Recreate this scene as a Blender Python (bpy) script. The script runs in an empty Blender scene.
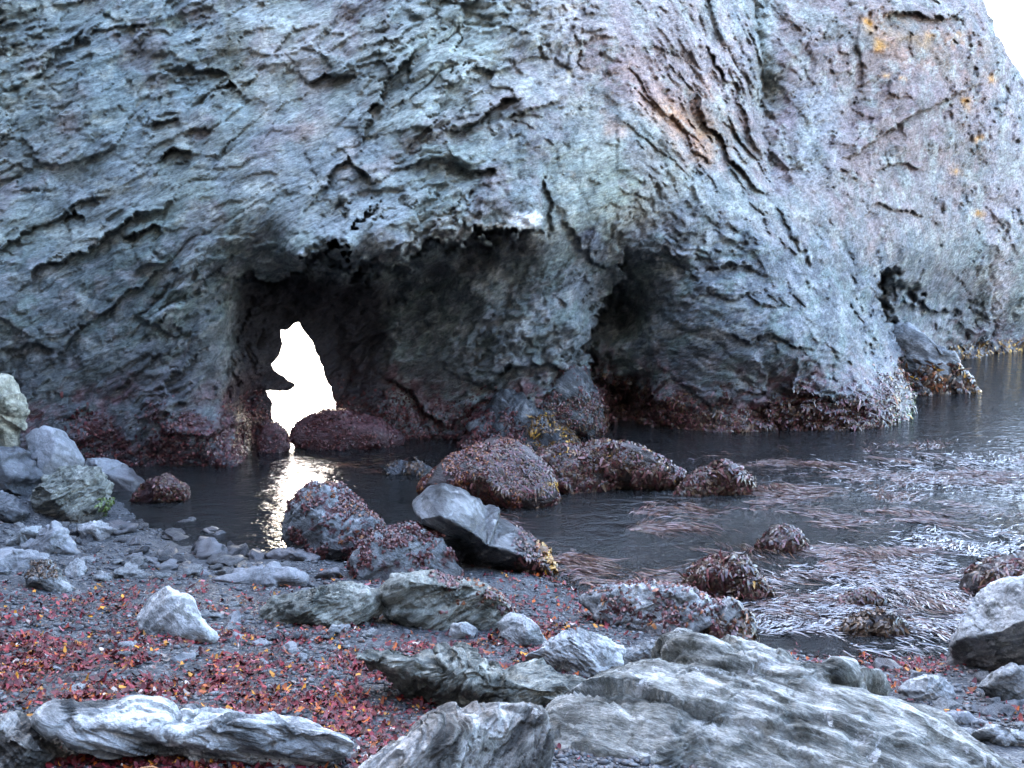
import bpy, math, random
import numpy as np
from mathutils import Vector
SC = bpy.context.scene
COL = SC.collection
R = math.radians

# ------------------------------------------------------------------ camera, sky, sun, exposure
F = 1005.0; CAMZ = 2.6; HOR = 230.0
PITCH = math.atan((384.0 - HOR) / F)
cam = bpy.data.cameras.new('camera'); cam_o = bpy.data.objects.new('camera', cam); COL.objects.link(cam_o)
cam_o.location = (0, 0, CAMZ); cam_o.rotation_euler = (math.pi/2 - PITCH, 0, 0)
cam.sensor_width = 36.0; cam.lens = 36.0*F/1024.0; cam.clip_start = 0.05; cam.clip_end = 6000
SC.camera = cam_o
SUN_EL, SUN_AZ = R(27), R(-34)
world = bpy.data.worlds.new('World'); SC.world = world; world.use_nodes = True
wn = world.node_tree.nodes; wl = world.node_tree.links
sky = wn.new('ShaderNodeTexSky'); sky.sky_type = 'NISHITA'; sky.sun_disc = False
sky.sun_elevation = SUN_EL; sky.sun_rotation = SUN_AZ; sky.dust_density = 3.0; sky.air_density = 1.0; sky.ozone_density = 1.0
wl.new(sky.outputs[0], wn['Background'].inputs[0]); wn['Background'].inputs[1].default_value = 0.15
sun = bpy.data.lights.new('sun', 'SUN'); sun.energy = 3.0; sun.angle = R(0.6); sun.color = (1, 0.94, 0.86)
sun_o = bpy.data.objects.new('sun', sun); COL.objects.link(sun_o)
sdir = Vector((math.sin(SUN_AZ)*math.cos(SUN_EL), math.cos(SUN_AZ)*math.cos(SUN_EL), math.sin(SUN_EL)))
sun_o.rotation_euler = (-sdir).to_track_quat('-Z', 'Y').to_euler(); sun_o.location = (0, 0, 30)
SC.view_settings.view_transform = 'Standard'; SC.view_settings.look = 'None'
SC.view_settings.exposure = 4.8; SC.view_settings.gamma = 1.0
SC.view_settings.use_curve_mapping = False

# ------------------------------------------------------------------ maths helpers
CP, SP = math.cos(PITCH), math.sin(PITCH)
def rays(px, py):
    px = np.asarray(px, float); py = np.asarray(py, float)
    x = (px - 512)/F; y = -(py - 384)/F
    return np.stack([x, CP + y*SP, -SP + y*CP], -1)
def at_depth(px, py, Y):
    d = rays(px, py); return d*(np.asarray(Y)/d[..., 1])[..., None] + np.array([0, 0, CAMZ])
def at_z(px, py, z):
    d = rays(px, py); return d*((np.asarray(z) - CAMZ)/d[..., 2])[..., None] + np.array([0, 0, CAMZ])
def project(p):
    q = p - np.array([0, 0, CAMZ])
    f = q[..., 1]*CP - q[..., 2]*SP; u = q[..., 1]*SP + q[..., 2]*CP
    f = np.where(f < 0.05, 0.05, f)
    return 512 + F*q[..., 0]/f, 384 - F*u/f

def _hash(ix, iy, iz, seed):
    h = (ix*73856093) ^ (iy*19349663) ^ (iz*83492791) ^ (seed*2654435761 & 0x7fffffff)
    h = h & 0xffffffff
    h = ((h ^ (h >> 16))*0x45d9f3b) & 0xffffffff
    h = ((h ^ (h >> 16))*0x45d9f3b) & 0xffffffff
    return (h ^ (h >> 16)) & 0xffffffff
_G = np.random.RandomState(5).normal(size=(256, 3)); _G /= np.linalg.norm(_G, axis=1)[:, None]
def perlin(p, seed=0):
    i = np.floor(p).astype(np.int64); f = p - i
    w = f*f*f*(f*(f*6 - 15) + 10)
    out = np.zeros(p.shape[:-1])
    for dx in (0, 1):
        wx = w[..., 0] if dx else 1 - w[..., 0]
        for dy in (0, 1):
            wy = w[..., 1] if dy else 1 - w[..., 1]
            for dz in (0, 1):
                wz = w[..., 2] if dz else 1 - w[..., 2]
                g = _G[_hash(i[..., 0]+dx, i[..., 1]+dy, i[..., 2]+dz, seed) & 255]
                out += wx*wy*wz*((f[..., 0]-dx)*g[..., 0] + (f[..., 1]-dy)*g[..., 1] + (f[..., 2]-dz)*g[..., 2])
    return out*1.5
def fbm(p, octaves=4, seed=0, gain=0.5, lac=2.03):
    a = 1.0; s = 0; q = p
    for k in range(octaves):
        s = s + a*perlin(q, seed + k*7); a *= gain; q = q*lac + 3.7
    return s
def ridged(p, octaves=4, seed=0, gain=0.5):
    a = 1.0; s = 0; q = p
    for k in range(octaves):
        s = s + a*(1 - 2.2*np.abs(perlin(q, seed + k*7))); a *= gain; q = q*2.07 + 5.1
    return s
def facets(p, seed=0, tilt=1.0, step=1.0):
    """broken-rock relief: every Voronoi cell is a little tilted plane of its own"""
    i = np.floor(p).astype(np.int64)
    best = np.full(p.shape[:-1], 1e9); val = np.zeros(p.shape[:-1])
    for dx in (-1, 0, 1):
        for dy in (-1, 0, 1):
            for dz in (-1, 0, 1):
                cx, cy, cz = i[..., 0]+dx, i[..., 1]+dy, i[..., 2]+dz
                h = _hash(cx, cy, cz, seed)
                jx = (h & 1023)/1023.0; jy = ((h >> 10) & 1023)/1023.0; jz = ((h >> 20) & 1023)/1023.0
                vx = p[..., 0]-cx-jx; vy = p[..., 1]-cy-jy; vz = p[..., 2]-cz-jz
                d = vx*vx + vy*vy + vz*vz
                h2 = _hash(cx, cy, cz, seed + 91); g = _G[h2 & 255]
                v = step*(((h2 >> 8) & 1023)/511.5 - 1) + tilt*(vx*g[..., 0] + vy*g[..., 1] + vz*g[..., 2])*2
                m = d < best; best = np.where(m, d, best); val = np.where(m, v, val)
    return val
def blocks(p, seed=0, k=0.45):
    """fractured-rock relief: blunt blocks meeting in sharp grooves, continuous"""
    i = np.floor(p).astype(np.int64); val = np.full(p.shape[:-1], -9.0)
    for dx in (-1, 0, 1):
        for dy in (-1, 0, 1):
            for dz in (-1, 0, 1):
                cx, cy, cz = i[..., 0]+dx, i[..., 1]+dy, i[..., 2]+dz
                h = _hash(cx, cy, cz, seed)
                vx = p[..., 0]-cx-(h & 1023)/1023.0; vy = p[..., 1]-cy-((h >> 10) & 1023)/1023.0; vz = p[..., 2]-cz-((h >> 20) & 1023)/1023.0
                h2 = _hash(cx, cy, cz, seed + 91); g = _G[h2 & 255]
                val = np.maximum(val, 0.35*(((h2 >> 8) & 1023)/511.5 - 1) + 0.65*(vx*g[..., 0] + vy*g[..., 1] + vz*g[..., 2]) - k*(vx*vx + vy*vy + vz*vz))
    return val - 0.25
def rbf(pts, vals, q, lin=True):
    pts = np.asarray(pts, float); vals = np.asarray(vals, float); n = len(pts); m = pts.shape[1]
    d = np.linalg.norm(pts[:, None] - pts[None], axis=-1)
    A = np.zeros((n+m+1, n+m+1)); A[:n, :n] = -d; A[:n, n] = 1; A[n, :n] = 1; A[:n, n+1:] = pts; A[n+1:, :n] = pts.T
    if not lin: A = A[:n+1, :n+1]
    b = np.zeros(len(A)); b[:n] = vals
    w = np.linalg.solve(A, b)
    out = np.empty(len(q))
    for s in range(0, len(q), 40000):
        c = q[s:s+40000]
        dd = np.linalg.norm(c[:, None] - pts[None], axis=-1)
        out[s:s+40000] = -dd @ w[:n] + w[n] + (c @ w[n+1:] if lin else 0)
    return out
def smooth01(x, a, b):
    t = np.clip((x - a)/(b - a), 0, 1); return t*t*(3 - 2*t)
def poly_dist(q, line):
    """distance to a polyline, side (+ to its right hand in image space), parameter 0..1 along it"""
    line = np.asarray(line, float); best = np.full(len(q), 1e9); side = np.zeros(len(q)); par = np.zeros(len(q))
    L = np.linalg.norm(np.diff(line, axis=0), axis=1); S = np.concatenate([[0], np.cumsum(L)])
    for k in range(len(line)-1):
        a, b = line[k], line[k+1]; ab = b - a
        t = np.clip(((q - a) @ ab)/(ab @ ab), 0, 1); c = a + t[:, None]*ab
        d = np.linalg.norm(q - c, axis=1); m = d < best
        cr = ab[0]*(q[:, 1]-a[1]) - ab[1]*(q[:, 0]-a[0])
        best = np.where(m, d, best); side = np.where(m, np.sign(cr), side); par = np.where(m, (S[k] + t*L[k])/S[-1], par)
    return best, side, par
def inside(q, poly):
    poly = np.asarray(poly, float); r = np.zeros(len(q), bool); n = len(poly)
    for k in range(n):
        x1, y1 = poly[k]; x2, y2 = poly[(k+1) % n]
        c = ((y1 > q[:, 1]) != (y2 > q[:, 1])) & (q[:, 0] < (x2-x1)*(q[:, 1]-y1)/(y2-y1+1e-12) + x1)
        r ^= c
    return r

# ------------------------------------------------------------------ mesh / object helpers
def mesh_obj(name, verts, faces, mat, parent=None, loc=(0, 0, 0), colors=None, smooth=True):
    verts = np.asarray(verts, float); faces = np.asarray(faces, np.int32)
    me = bpy.data.meshes.new(name)
    n = faces.shape[1]
    me.vertices.add(len(verts)); me.vertices.foreach_set('co', (verts - np.asarray(loc)).ravel())
    me.loops.add(faces.size); me.loops.foreach_set('vertex_index', faces.ravel())
    me.polygons.add(len(faces)); me.polygons.foreach_set('loop_start', np.arange(0, faces.size, n, dtype=np.int32))
    me.polygons.foreach_set('loop_total', np.full(len(faces), n, np.int32))
    if smooth: me.polygons.foreach_set('use_smooth', np.ones(len(faces), bool))
    if colors is not None:
        a = me.color_attributes.new('tint', 'FLOAT_COLOR', 'POINT')
        c = np.ones((len(verts), 4)); c[:, :colors.shape[1]] = colors
        a.data.foreach_set('color', c.ravel())
    me.update(calc_edges=True); me.validate()
    me.materials.append(mat)
    o = bpy.data.objects.new(name, me); COL.objects.link(o)
    if parent is not None: o.parent = parent
    else: o.location = loc
    return o
def tag(o, label=None, cat=None, group=None, kind=None):
    for k, v in (('label', label), ('category', cat), ('group', group), ('kind', kind)):
        if v: o[k] = v
    return o
def vnormals(v, f):
    fn = np.cross(v[f[:, 1]] - v[f[:, 0]], v[f[:, 2]] - v[f[:, 0]])
    n = np.zeros_like(v)
    for k in range(f.shape[1]):
        for c in range(3): n[:, c] += np.bincount(f[:, k], fn[:, c], len(v))
    return n/(np.linalg.norm(n, axis=1)[:, None] + 1e-12)

# ------------------------------------------------------------------ materials
class NT:
    def __init__(s, name):
        s.m = bpy.data.materials.new(name); s.m.use_nodes = True; s.t = s.m.node_tree
        s.n = s.t.nodes; s.b = s.n['Principled BSDF']
    def new(s, typ, **kw):
        nd = s.n.new(typ)
        for k, v in kw.items(): setattr(nd, k, v)
        return nd
    def link(s, a, b): s.t.links.new(a, b)
    def noise(s, vec, scale, detail=6, rough=0.6, dist=0.0):
        nd = s.new('ShaderNodeTexNoise'); nd.inputs['Scale'].default_value = scale; nd.inputs['Detail'].default_value = detail
        nd.inputs['Roughness'].default_value = rough; nd.inputs['Distortion'].default_value = dist
        s.link(vec, nd.inputs['Vector']); return nd.outputs['Fac']
    def ramp(s, fac, stops):
        nd = s.new('ShaderNodeValToRGB'); el = nd.color_ramp.elements
        while len(el) < len(stops): el.new(0.5)
        for e, (p, c) in zip(el, stops):
            e.position = p; e.color = (*c, 1) if len(c) == 3 else c
        s.link(fac, nd.inputs[0]); return nd.outputs[0]
    def mix(s, fac, a, b, mode='MIX'):
        nd = s.new('ShaderNodeMix', data_type='RGBA', blend_type=mode)
        for sock, v in ((nd.inputs[0], fac), (nd.inputs[6], a), (nd.inputs[7], b)):
            if isinstance(v, (int, float)): sock.default_value = v
            elif isinstance(v, tuple): sock.default_value = (*v, 1)
            else: s.link(v, sock)
        return nd.outputs[2]
    def math(s, op, a, b=0.0, clamp=False):
        nd = s.new('ShaderNodeMath', operation=op, use_clamp=clamp)
        for sock, v in ((nd.inputs[0], a), (nd.inputs[1], b)):
            if isinstance(v, (int, float)): sock.default_value = v
            else: s.link(v, sock)
        return nd.outputs[0]
    def bump(s, h, strength, dist, prev=None):
        nd = s.new('ShaderNodeBump'); nd.inputs['Strength'].default_value = strength; nd.inputs['Distance'].default_value = dist
        s.link(h, nd.inputs['Height'])
        if prev: s.link(prev, nd.inputs['Normal'])
        return nd.outputs[0]
    def set(s, **kw):
        for k, v in kw.items():
            k = k.replace('_', ' ')
            if isinstance(v, (int, float)): s.b.inputs[k].default_value = v
            elif isinstance(v, tuple): s.b.inputs[k].default_value = (*v, 1)
            else: s.link(v, s.b.inputs[k])

def g3(v): return (v, v, v)
def rock_mat(name, dark, mid, light, rot=(0, 0, 0), strata=3.0, rough=0.75, scale=3.0, spots=None, bump=1.0, wet=True, stops=(0.3, 0.5, 0.7)):
    t = NT(name)
    co = t.new('ShaderNodeTexCoord').outputs['Object']
    mp = t.new('ShaderNodeMapping', vector_type='TEXTURE'); mp.inputs['Rotation'].default_value = rot; mp.inputs['Scale'].default_value = (1, 1, 1/strata)
    oi = t.new('ShaderNodeObjectInfo').outputs['Random']
    add = t.new('ShaderNodeVectorMath', operation='ADD'); t.link(co, add.inputs[0])
    cx = t.new('ShaderNodeCombineXYZ'); t.link(t.math('MULTIPLY', oi, 37.0), cx.inputs[0]); t.link(t.math('MULTIPLY', oi, 11.0), cx.inputs[1])
    t.link(cx.outputs[0], add.inputs[1]); t.link(add.outputs[0], mp.inputs['Vector'])
    v = mp.outputs[0]; iso = add.outputs[0]
    n1 = t.noise(v, scale, 8, 0.62, 0.3); n2 = t.noise(iso, scale*9, 6, 0.7); n3 = t.noise(v, scale*5, 6, 0.65, 0.3)
    c = t.ramp(n1, [(stops[0], dark), (stops[1], mid), (stops[2], light)])
    c = t.mix(0.8, c, t.ramp(n2, [(0.3, g3(0.62)), (0.55, g3(1.0)), (0.75, g3(1.35))]), 'MULTIPLY')
    c = t.mix(0.7, c, t.ramp(n3, [(0.32, g3(0.6)), (0.5, g3(1.0)), (0.7, g3(1.25))]), 'MULTIPLY')
    nb_ = t.noise(iso, scale*2.1, 7, 0.68, 0.5)
    c = t.mix(t.math('MULTIPLY', t.ramp(nb_, [(0.54, g3(0)), (0.60, g3(1))]), 0.72*bump), c, t.mix(1.0, c, (0.26, 0.27, 0.24), 'MULTIPLY'))
    c = t.mix(t.math('MULTIPLY', t.ramp(nb_, [(0.36, g3(1)), (0.41, g3(0))]), 0.5*bump), c, tuple(min(0.6, 1.25*x) for x in light))
    if spots:
        ns = t.noise(iso, spots[1], 5, 0.65, 0.4)
        c = t.mix(t.ramp(ns, [(spots[2], g3(0)), (spots[2]+0.05, g3(1))]), c, spots[0])
    if wet:
        sx = t.new('ShaderNodeSeparateXYZ'); t.link(t.new('ShaderNodeNewGeometry').outputs['Position'], sx.inputs[0])
        zz = t.math('ADD', sx.outputs[2], t.math('MULTIPLY', n1, -0.25))
        wm = t.ramp(zz, [(0.0, g3(1)), (0.16, g3(0))])
        c = t.mix(wm, c, t.mix(1.0, c, (0.42, 0.38, 0.38), 'MULTIPLY'))
        t.set(Roughness=t.ramp(wm, [(0.0, g3(rough)), (1.0, g3(0.3))]))
    else: t.set(Roughness=rough)
    mg = t.new('ShaderNodeMapping', vector_type='TEXTURE'); mg.inputs['Rotation'].default_value = rot; mg.inputs['Scale'].default_value = (1, 1, 1/(strata*1.5)); t.link(iso, mg.inputs['Vector'])
    gr = t.noise(mg.outputs[0], scale*4.5, 7, 0.7, 0.15); n4 = t.noise(iso, 85, 4, 0.7)
    c = t.mix(0.75*bump, c, t.ramp(gr, [(0.33, g3(0.42)), (0.47, g3(0.95)), (0.7, g3(1.2))]), 'MULTIPLY')
    c = t.mix(0.6, c, t.ramp(n4, [(0.3, g3(0.55)), (0.5, g3(1.0)), (0.7, g3(1.45))]), 'MULTIPLY')
    b = t.bump(n3, 0.55*bump, 0.035); b = t.bump(gr, 0.7*bump, 0.03, b); b = t.bump(n2, 0.6*bump, 0.016, b); b = t.bump(n4, 0.5, 0.006, b)
    t.set(Base_Color=c, Normal=b)
    t.b.inputs['Specular IOR Level'].default_value = 0.4
    return t.m

def tint_mat(name, rough=0.4, scale=60, bump=0.3, spec=0.5, noise_amt=0.5):
    t = NT(name)
    a = t.new('ShaderNodeVertexColor', layer_name='tint').outputs[0]
    co = t.new('ShaderNodeTexCoord').outputs['Object']
    n = t.noise(co, scale, 4, 0.6)
    c = t.mix(noise_amt, a, t.ramp(n, [(0.3, g3(0.6)), (0.7, g3(1.4))]), 'MULTIPLY')
    t.set(Base_Color=c, Roughness=rough, Normal=t.bump(n, bump, 0.004))
    t.b.inputs['Specular IOR Level'].default_value = spec
    return t.m

def cliff_mat():
    t = NT('cliff_rock')
    a = t.new('ShaderNodeVertexColor', layer_name='tint'); al = a.outputs[1]
    co = t.new('ShaderNodeTexCoord').outputs['Object']
    mp = t.new('ShaderNodeMapping', vector_type='TEXTURE'); mp.inputs['Rotation'].default_value = (0, R(-28), 0); mp.inputs['Scale'].default_value = (1, 1, 1/2.4)
    t.link(co, mp.inputs[0]); v = mp.outputs[0]
    n1 = t.noise(v, 3.0, 9, 0.66, 0.25); n2 = t.noise(co, 24, 6, 0.7); n3 = t.noise(v, 11, 7, 0.68, 0.2)
    c = t.mix(0.85, a.outputs[0], t.ramp(n1, [(0.32, g3(0.42)), (0.5, g3(1.0)), (0.7, g3(1.45))]), 'MULTIPLY')
    c = t.mix(0.9, c, t.ramp(n3, [(0.33, g3(0.42)), (0.48, g3(0.95)), (0.72, g3(1.5))]), 'MULTIPLY')
    c = t.mix(0.7, c, t.ramp(n2, [(0.3, g3(0.6)), (0.52, g3(1.0)), (0.72, g3(1.5))]), 'MULTIPLY')
    vo = t.new('ShaderNodeTexVoronoi'); vo.inputs['Scale'].default_value = 7.0; t.link(v, vo.inputs['Vector'])
    vo2 = t.new('ShaderNodeTexVoronoi'); vo2.inputs['Scale'].default_value = 17.0; t.link(v, vo2.inputs['Vector'])
    b = t.bump(n1, 0.4, 0.12); b = t.bump(vo.outputs['Distance'], 0.45, -0.07, b); b = t.bump(vo2.outputs['Distance'], 0.45, -0.03, b); b = t.bump(n3, 0.75, 0.06, b); b = t.bump(n2, 0.7, 0.026, b)
    t.set(Base_Color=c, Normal=b, Roughness=t.ramp(al, [(0.0, g3(0.38)), (1.0, g3(0.8))]))
    t.b.inputs['Specular IOR Level'].default_value = 0.4
    return t.m

def ground_mat():
    t = NT('shingle')
    co = t.new('ShaderNodeTexCoord').outputs['Object']
    vo = t.new('ShaderNodeTexVoronoi'); vo.inputs['Scale'].default_value = 55; t.link(co, vo.inputs['Vector'])
    n = t.noise(co, 2.2, 6, 0.6); n2 = t.noise(co, 140, 4, 0.6)
    hsv = t.new('ShaderNodeSeparateColor'); t.link(vo.outputs['Color'], hsv.inputs[0])
    c = t.ramp(hsv.outputs[0], [(0.0, (0.014, 0.015, 0.017)), (0.5, (0.035, 0.037, 0.041)), (0.85, (0.06, 0.062, 0.066)), (1.0, (0.13, 0.125, 0.12))])
    c = t.mix(0.7, c, t.ramp(n, [(0.3, g3(0.7)), (0.7, g3(1.25))]), 'MULTIPLY')
    sx = t.new('ShaderNodeSeparateXYZ'); t.link(co, sx.inputs[0])
    under = t.ramp(t.math('ADD', sx.outputs[2], 0.1), [(0.02, g3(1)), (0.11, g3(0))])
    c = t.mix(under, c, t.mix(t.ramp(n, [(0.4, g3(0)), (0.6, g3(1))]), (0.022, 0.018, 0.014), (0.055, 0.05, 0.04)))
    h = t.math('ADD', t.math('MULTIPLY', vo.outputs['Distance'], -1.0), t.math('MULTIPLY', n2, 0.3))
    t.set(Base_Color=c, Normal=t.bump(h, 0.9, 0.012), Roughness=0.6)
    t.b.inputs['Specular IOR Level'].default_value = 0.25
    return t.m

def water_mat():
    t = NT('tide_water')
    co = t.new('ShaderNodeTexCoord').outputs['Object']
    mp = t.new('ShaderNodeMapping'); mp.inputs['Scale'].default_value = (1, 1.7, 1); t.link(co, mp.inputs[0])
    n1 = t.noise(mp.outputs[0], 2.6, 3, 0.5, 0.8); n2 = t.noise(mp.outputs[0], 11, 3, 0.55, 0.5)
    vd = t.new('ShaderNodeVectorMath', operation='DISTANCE'); t.link(co, vd.inputs[0]); vd.inputs[1].default_value = (3.1, 7.0, 0)
    rm = t.ramp(t.math('ADD', t.math('MULTIPLY', vd.outputs['Value'], 0.19), t.math('MULTIPLY', n1, 0.5)), [(0.45, g3(1)), (0.85, g3(0))])
    n3 = t.noise(mp.outputs[0], 17, 4, 0.6, 0.8)
    nb = t.bump(t.math('MULTIPLY', n3, rm), 1.0, 0.22)
    nb = t.bump(n1, 0.25, 0.10, nb); nb = t.bump(n2, 0.45, 0.025, nb)
    fr = t.new('ShaderNodeFresnel'); fr.inputs[0].default_value = 1.33; t.link(nb, fr.inputs['Normal'])
    gl = t.new('ShaderNodeBsdfGlossy'); gl.inputs['Roughness'].default_value = 0.03; t.link(nb, gl.inputs['Normal'])
    tr = t.new('ShaderNodeBsdfTransparent'); tr.inputs[0].default_value = (0.34, 0.38, 0.36, 1)
    df = t.new('ShaderNodeBsdfDiffuse'); df.inputs[0].default_value = (0.038, 0.037, 0.037, 1)
    m0 = t.new('ShaderNodeMixShader'); m0.inputs[0].default_value = 0.30; t.link(tr.outputs[0], m0.inputs[1]); t.link(df.outputs[0], m0.inputs[2])
    mx = t.new('ShaderNodeMixShader'); t.link(fr.outputs[0], mx.inputs[0]); t.link(m0.outputs[0], mx.inputs[1]); t.link(gl.outputs[0], mx.inputs[2])
    t.link(mx.outputs[0], t.n['Material Output'].inputs['Surface']); t.n.remove(t.b)
    return t.m

M = {}
M['cliff'] = cliff_mat(); M['ground'] = ground_mat(); M['water'] = water_mat()
M['grey'] = rock_mat('grey_schist', (0.055, 0.057, 0.058), (0.18, 0.187, 0.19), (0.34, 0.345, 0.345), (0, R(25), 0), 3.0)
M['greygreen'] = rock_mat('greenish_schist', (0.035, 0.038, 0.032), (0.145, 0.15, 0.13), (0.32, 0.325, 0.285), (R(15), R(-28), 0), 4.0)
M['slab'] = rock_mat('streaked_slab', (0.035, 0.036, 0.031), (0.235, 0.24, 0.22), (0.54, 0.54, 0.51), tuple(Vector((0, 0, 1)).rotation_difference(Vector((0.45, 0.85, 0.25))).to_euler()), 5.0, scale=3.4, stops=(0.36, 0.52, 0.70))
M['plank'] = rock_mat('streaked_block', (0.045, 0.046, 0.046), (0.225, 0.232, 0.235), (0.48, 0.485, 0.48), (R(10), R(20), 0), 5.0, scale=2.4, stops=(0.38, 0.52, 0.68))
M['rib'] = rock_mat('brown_streaked_rock', (0.035, 0.032, 0.028), (0.19, 0.18, 0.165), (0.44, 0.44, 0.43), (R(10), R(-36), 0), 5.0, scale=2.4, stops=(0.42, 0.54, 0.70))
M['pale'] = rock_mat('pale_stone', (0.11, 0.115, 0.118), (0.28, 0.29, 0.295), (0.48, 0.485, 0.48), (0, R(40), 0), 2.0)
M['crown'] = rock_mat('ochre_stone', (0.09, 0.085, 0.06), (0.27, 0.26, 0.20), (0.42, 0.40, 0.31), (0, R(40), 0), 2.5, wet=False)
M['smooth'] = rock_mat('smooth_stone', (0.11, 0.115, 0.125), (0.155, 0.16, 0.17), (0.20, 0.205, 0.215), (0, R(50), 0), 1.5, bump=0.5)
M['dark'] = rock_mat('dark_wet_rock', (0.035, 0.036, 0.04), (0.085, 0.09, 0.10), (0.17, 0.18, 0.19), (0, R(30), 0), 2.5, rough=0.4)
M['spot'] = rock_mat('spotted_rock', (0.075, 0.08, 0.084), (0.14, 0.148, 0.155), (0.23, 0.24, 0.245), (0, R(30), 0), 2.0, spots=((0.05, 0.014, 0.015), 8.0, 0.545))
M['lean'] = rock_mat('dark_grey_rock', (0.014, 0.014, 0.015), (0.05, 0.052, 0.055), (0.22, 0.225, 0.23), (0, R(38), 0), 3.0, rough=0.3)
M['algae'] = rock_mat('red_algae_rock', (0.04, 0.014, 0.016), (0.085, 0.03, 0.033), (0.15, 0.075, 0.075), (0, 0, 0), 1.5, rough=0.45, spots=((0.17, 0.12, 0.125), 11.0, 0.62))
M['weedrock'] = rock_mat('weedy_rock', (0.022, 0.014, 0.012), (0.05, 0.032, 0.028), (0.11, 0.08, 0.075), (0, 0, 0), 1.5, rough=0.4)
M['weed'] = tint_mat('wet_seaweed', 0.34, 50, 0.25, 0.4)
M['kelp'] = tint_mat('floating_kelp', 0.34, 30, 0.2, 0.4)
M['litter'] = tint_mat('seaweed_litter', 0.5, 80, 0.3, 0.22)
M['pebble'] = tint_mat('pebbles', 0.45, 90, 0.4, 0.3, 0.7)
M['foam'] = NT('foam').m
M['foam'].node_tree.nodes['Principled BSDF'].inputs['Base Color'].default_value = (0.85, 0.87, 0.88, 1)
M['foam'].node_tree.nodes['Principled BSDF'].inputs['Roughness'].default_value = 0.8

# ------------------------------------------------------------------ ground, water
GP = [(-200, 768, .95), (0, 768, .75), (150, 768, .70), (400, 768, .62), (600, 768, .55), (800, 768, .5), (1024, 768, .42), (1250, 768, .4), (0, 650, .55),
      (200, 650, .50), (400, 650, .40), (0, 590, .40), (200, 590, .25), (100, 555, .16), (200, 548, .02), (280, 562, .03), (330, 585, .13),
      (480, 605, .18), (560, 605, .10), (560, 578, -.03), (640, 640, .12), (700, 650, .08), (800, 660, .02), (860, 680, .10), (900, 700, .2),
      (1000, 690, .18), (700, 710, .3), (0, 520, .2), (-200, 500, .5), (0, 480, .4), (60, 500, .15), (140, 518, -.02), (200, 505, -.25),
      (300, 520, -.28), (450, 545, -.2), (650, 545, -.4), (900, 520, -.5), (900, 600, -.25), (950, 640, -.08), (600, 440, -.6), (300, 450, -.35),
      (800, 440, -.8), (1000, 400, -1.1), (1100, 560, -.3), (1150, 650, .1), (420, 560, .02), (640, 612, -.05), (760, 640, -.03)]
gpw = np.array([at_z(a, b, c) for a, b, c in GP])
gpts = [tuple(p[:2]) for p in gpw] + [(0, 0.5), (-4, 0.5), (4, 0.5), (-9, 4), (9, 4), (0, 18), (-12, 12), (14, 20), (-12, 20)]
gval = [p[2] for p in gpw] + [1.0, 1.2, 0.8, 1.4, 0.6, -1.6, 0.6, -2, -1.6]
def ground_z(xy):
    xy = np.atleast_2d(np.asarray(xy, float))
    z = rbf(gpts, gval, xy, lin=False)
    far = smooth01(np.hypot(xy[:, 0], xy[:, 1] - 8), 14, 30)
    z = np.clip(z, -2.5, 2.0)*(1 - far) + far*np.where(xy[:, 1] < 4, 1.5, -3.0)
    z = z + 22.0*smooth01(np.maximum(-xy[:, 1] - 0.1*xy[:, 0], (-xy[:, 0] - 7.0)*1.1 - 0.2*np.maximum(xy[:, 1], 0)), 0.8, 8.5)          # unseen cove bank behind the viewer, added steep to block low sky light
    p = np.column_stack([xy, np.zeros(len(xy))])
    near = 1 - far
    return z + near*(0.035*fbm(p*1.3, 3, 3) + 0.012*fbm(p*7, 2, 4))
def grid_faces(nx, ny):
    i = np.arange(nx*ny).reshape(ny, nx)
    return np.stack([i[:-1, :-1], i[:-1, 1:], i[1:, 1:], i[1:, :-1]], -1).reshape(-1, 4)
def axis(lo, hi, step, far):
    a = np.arange(lo, hi+1e-6, step); o = np.geomspace(step*3, far, 26)
    return np.concatenate([lo - o[::-1], a, hi + o])
gx = axis(-7, 10, 0.06, 3000); gy = axis(2, 13, 0.05, 3000)
X, Y = np.meshgrid(gx, gy); xy = np.column_stack([X.ravel(), Y.ravel()])
gz = ground_z(xy)
ground = mesh_obj('beach', np.column_stack([xy, gz]), grid_faces(len(gx), len(gy)), M['ground'])
tag(ground, 'grey shingle beach running down into the dark tide pool', kind='structure')
wx = axis(-12, 14, 0.5, 3000)
X, Y = np.meshgrid(wx, wx + 8)
water = mesh_obj('water', np.column_stack([X.ravel(), Y.ravel(), np.zeros(X.size)]), grid_faces(len(wx), len(wx)), M['water'])
tag(water, 'dark calm water of the rocky cove', kind='structure')

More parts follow.
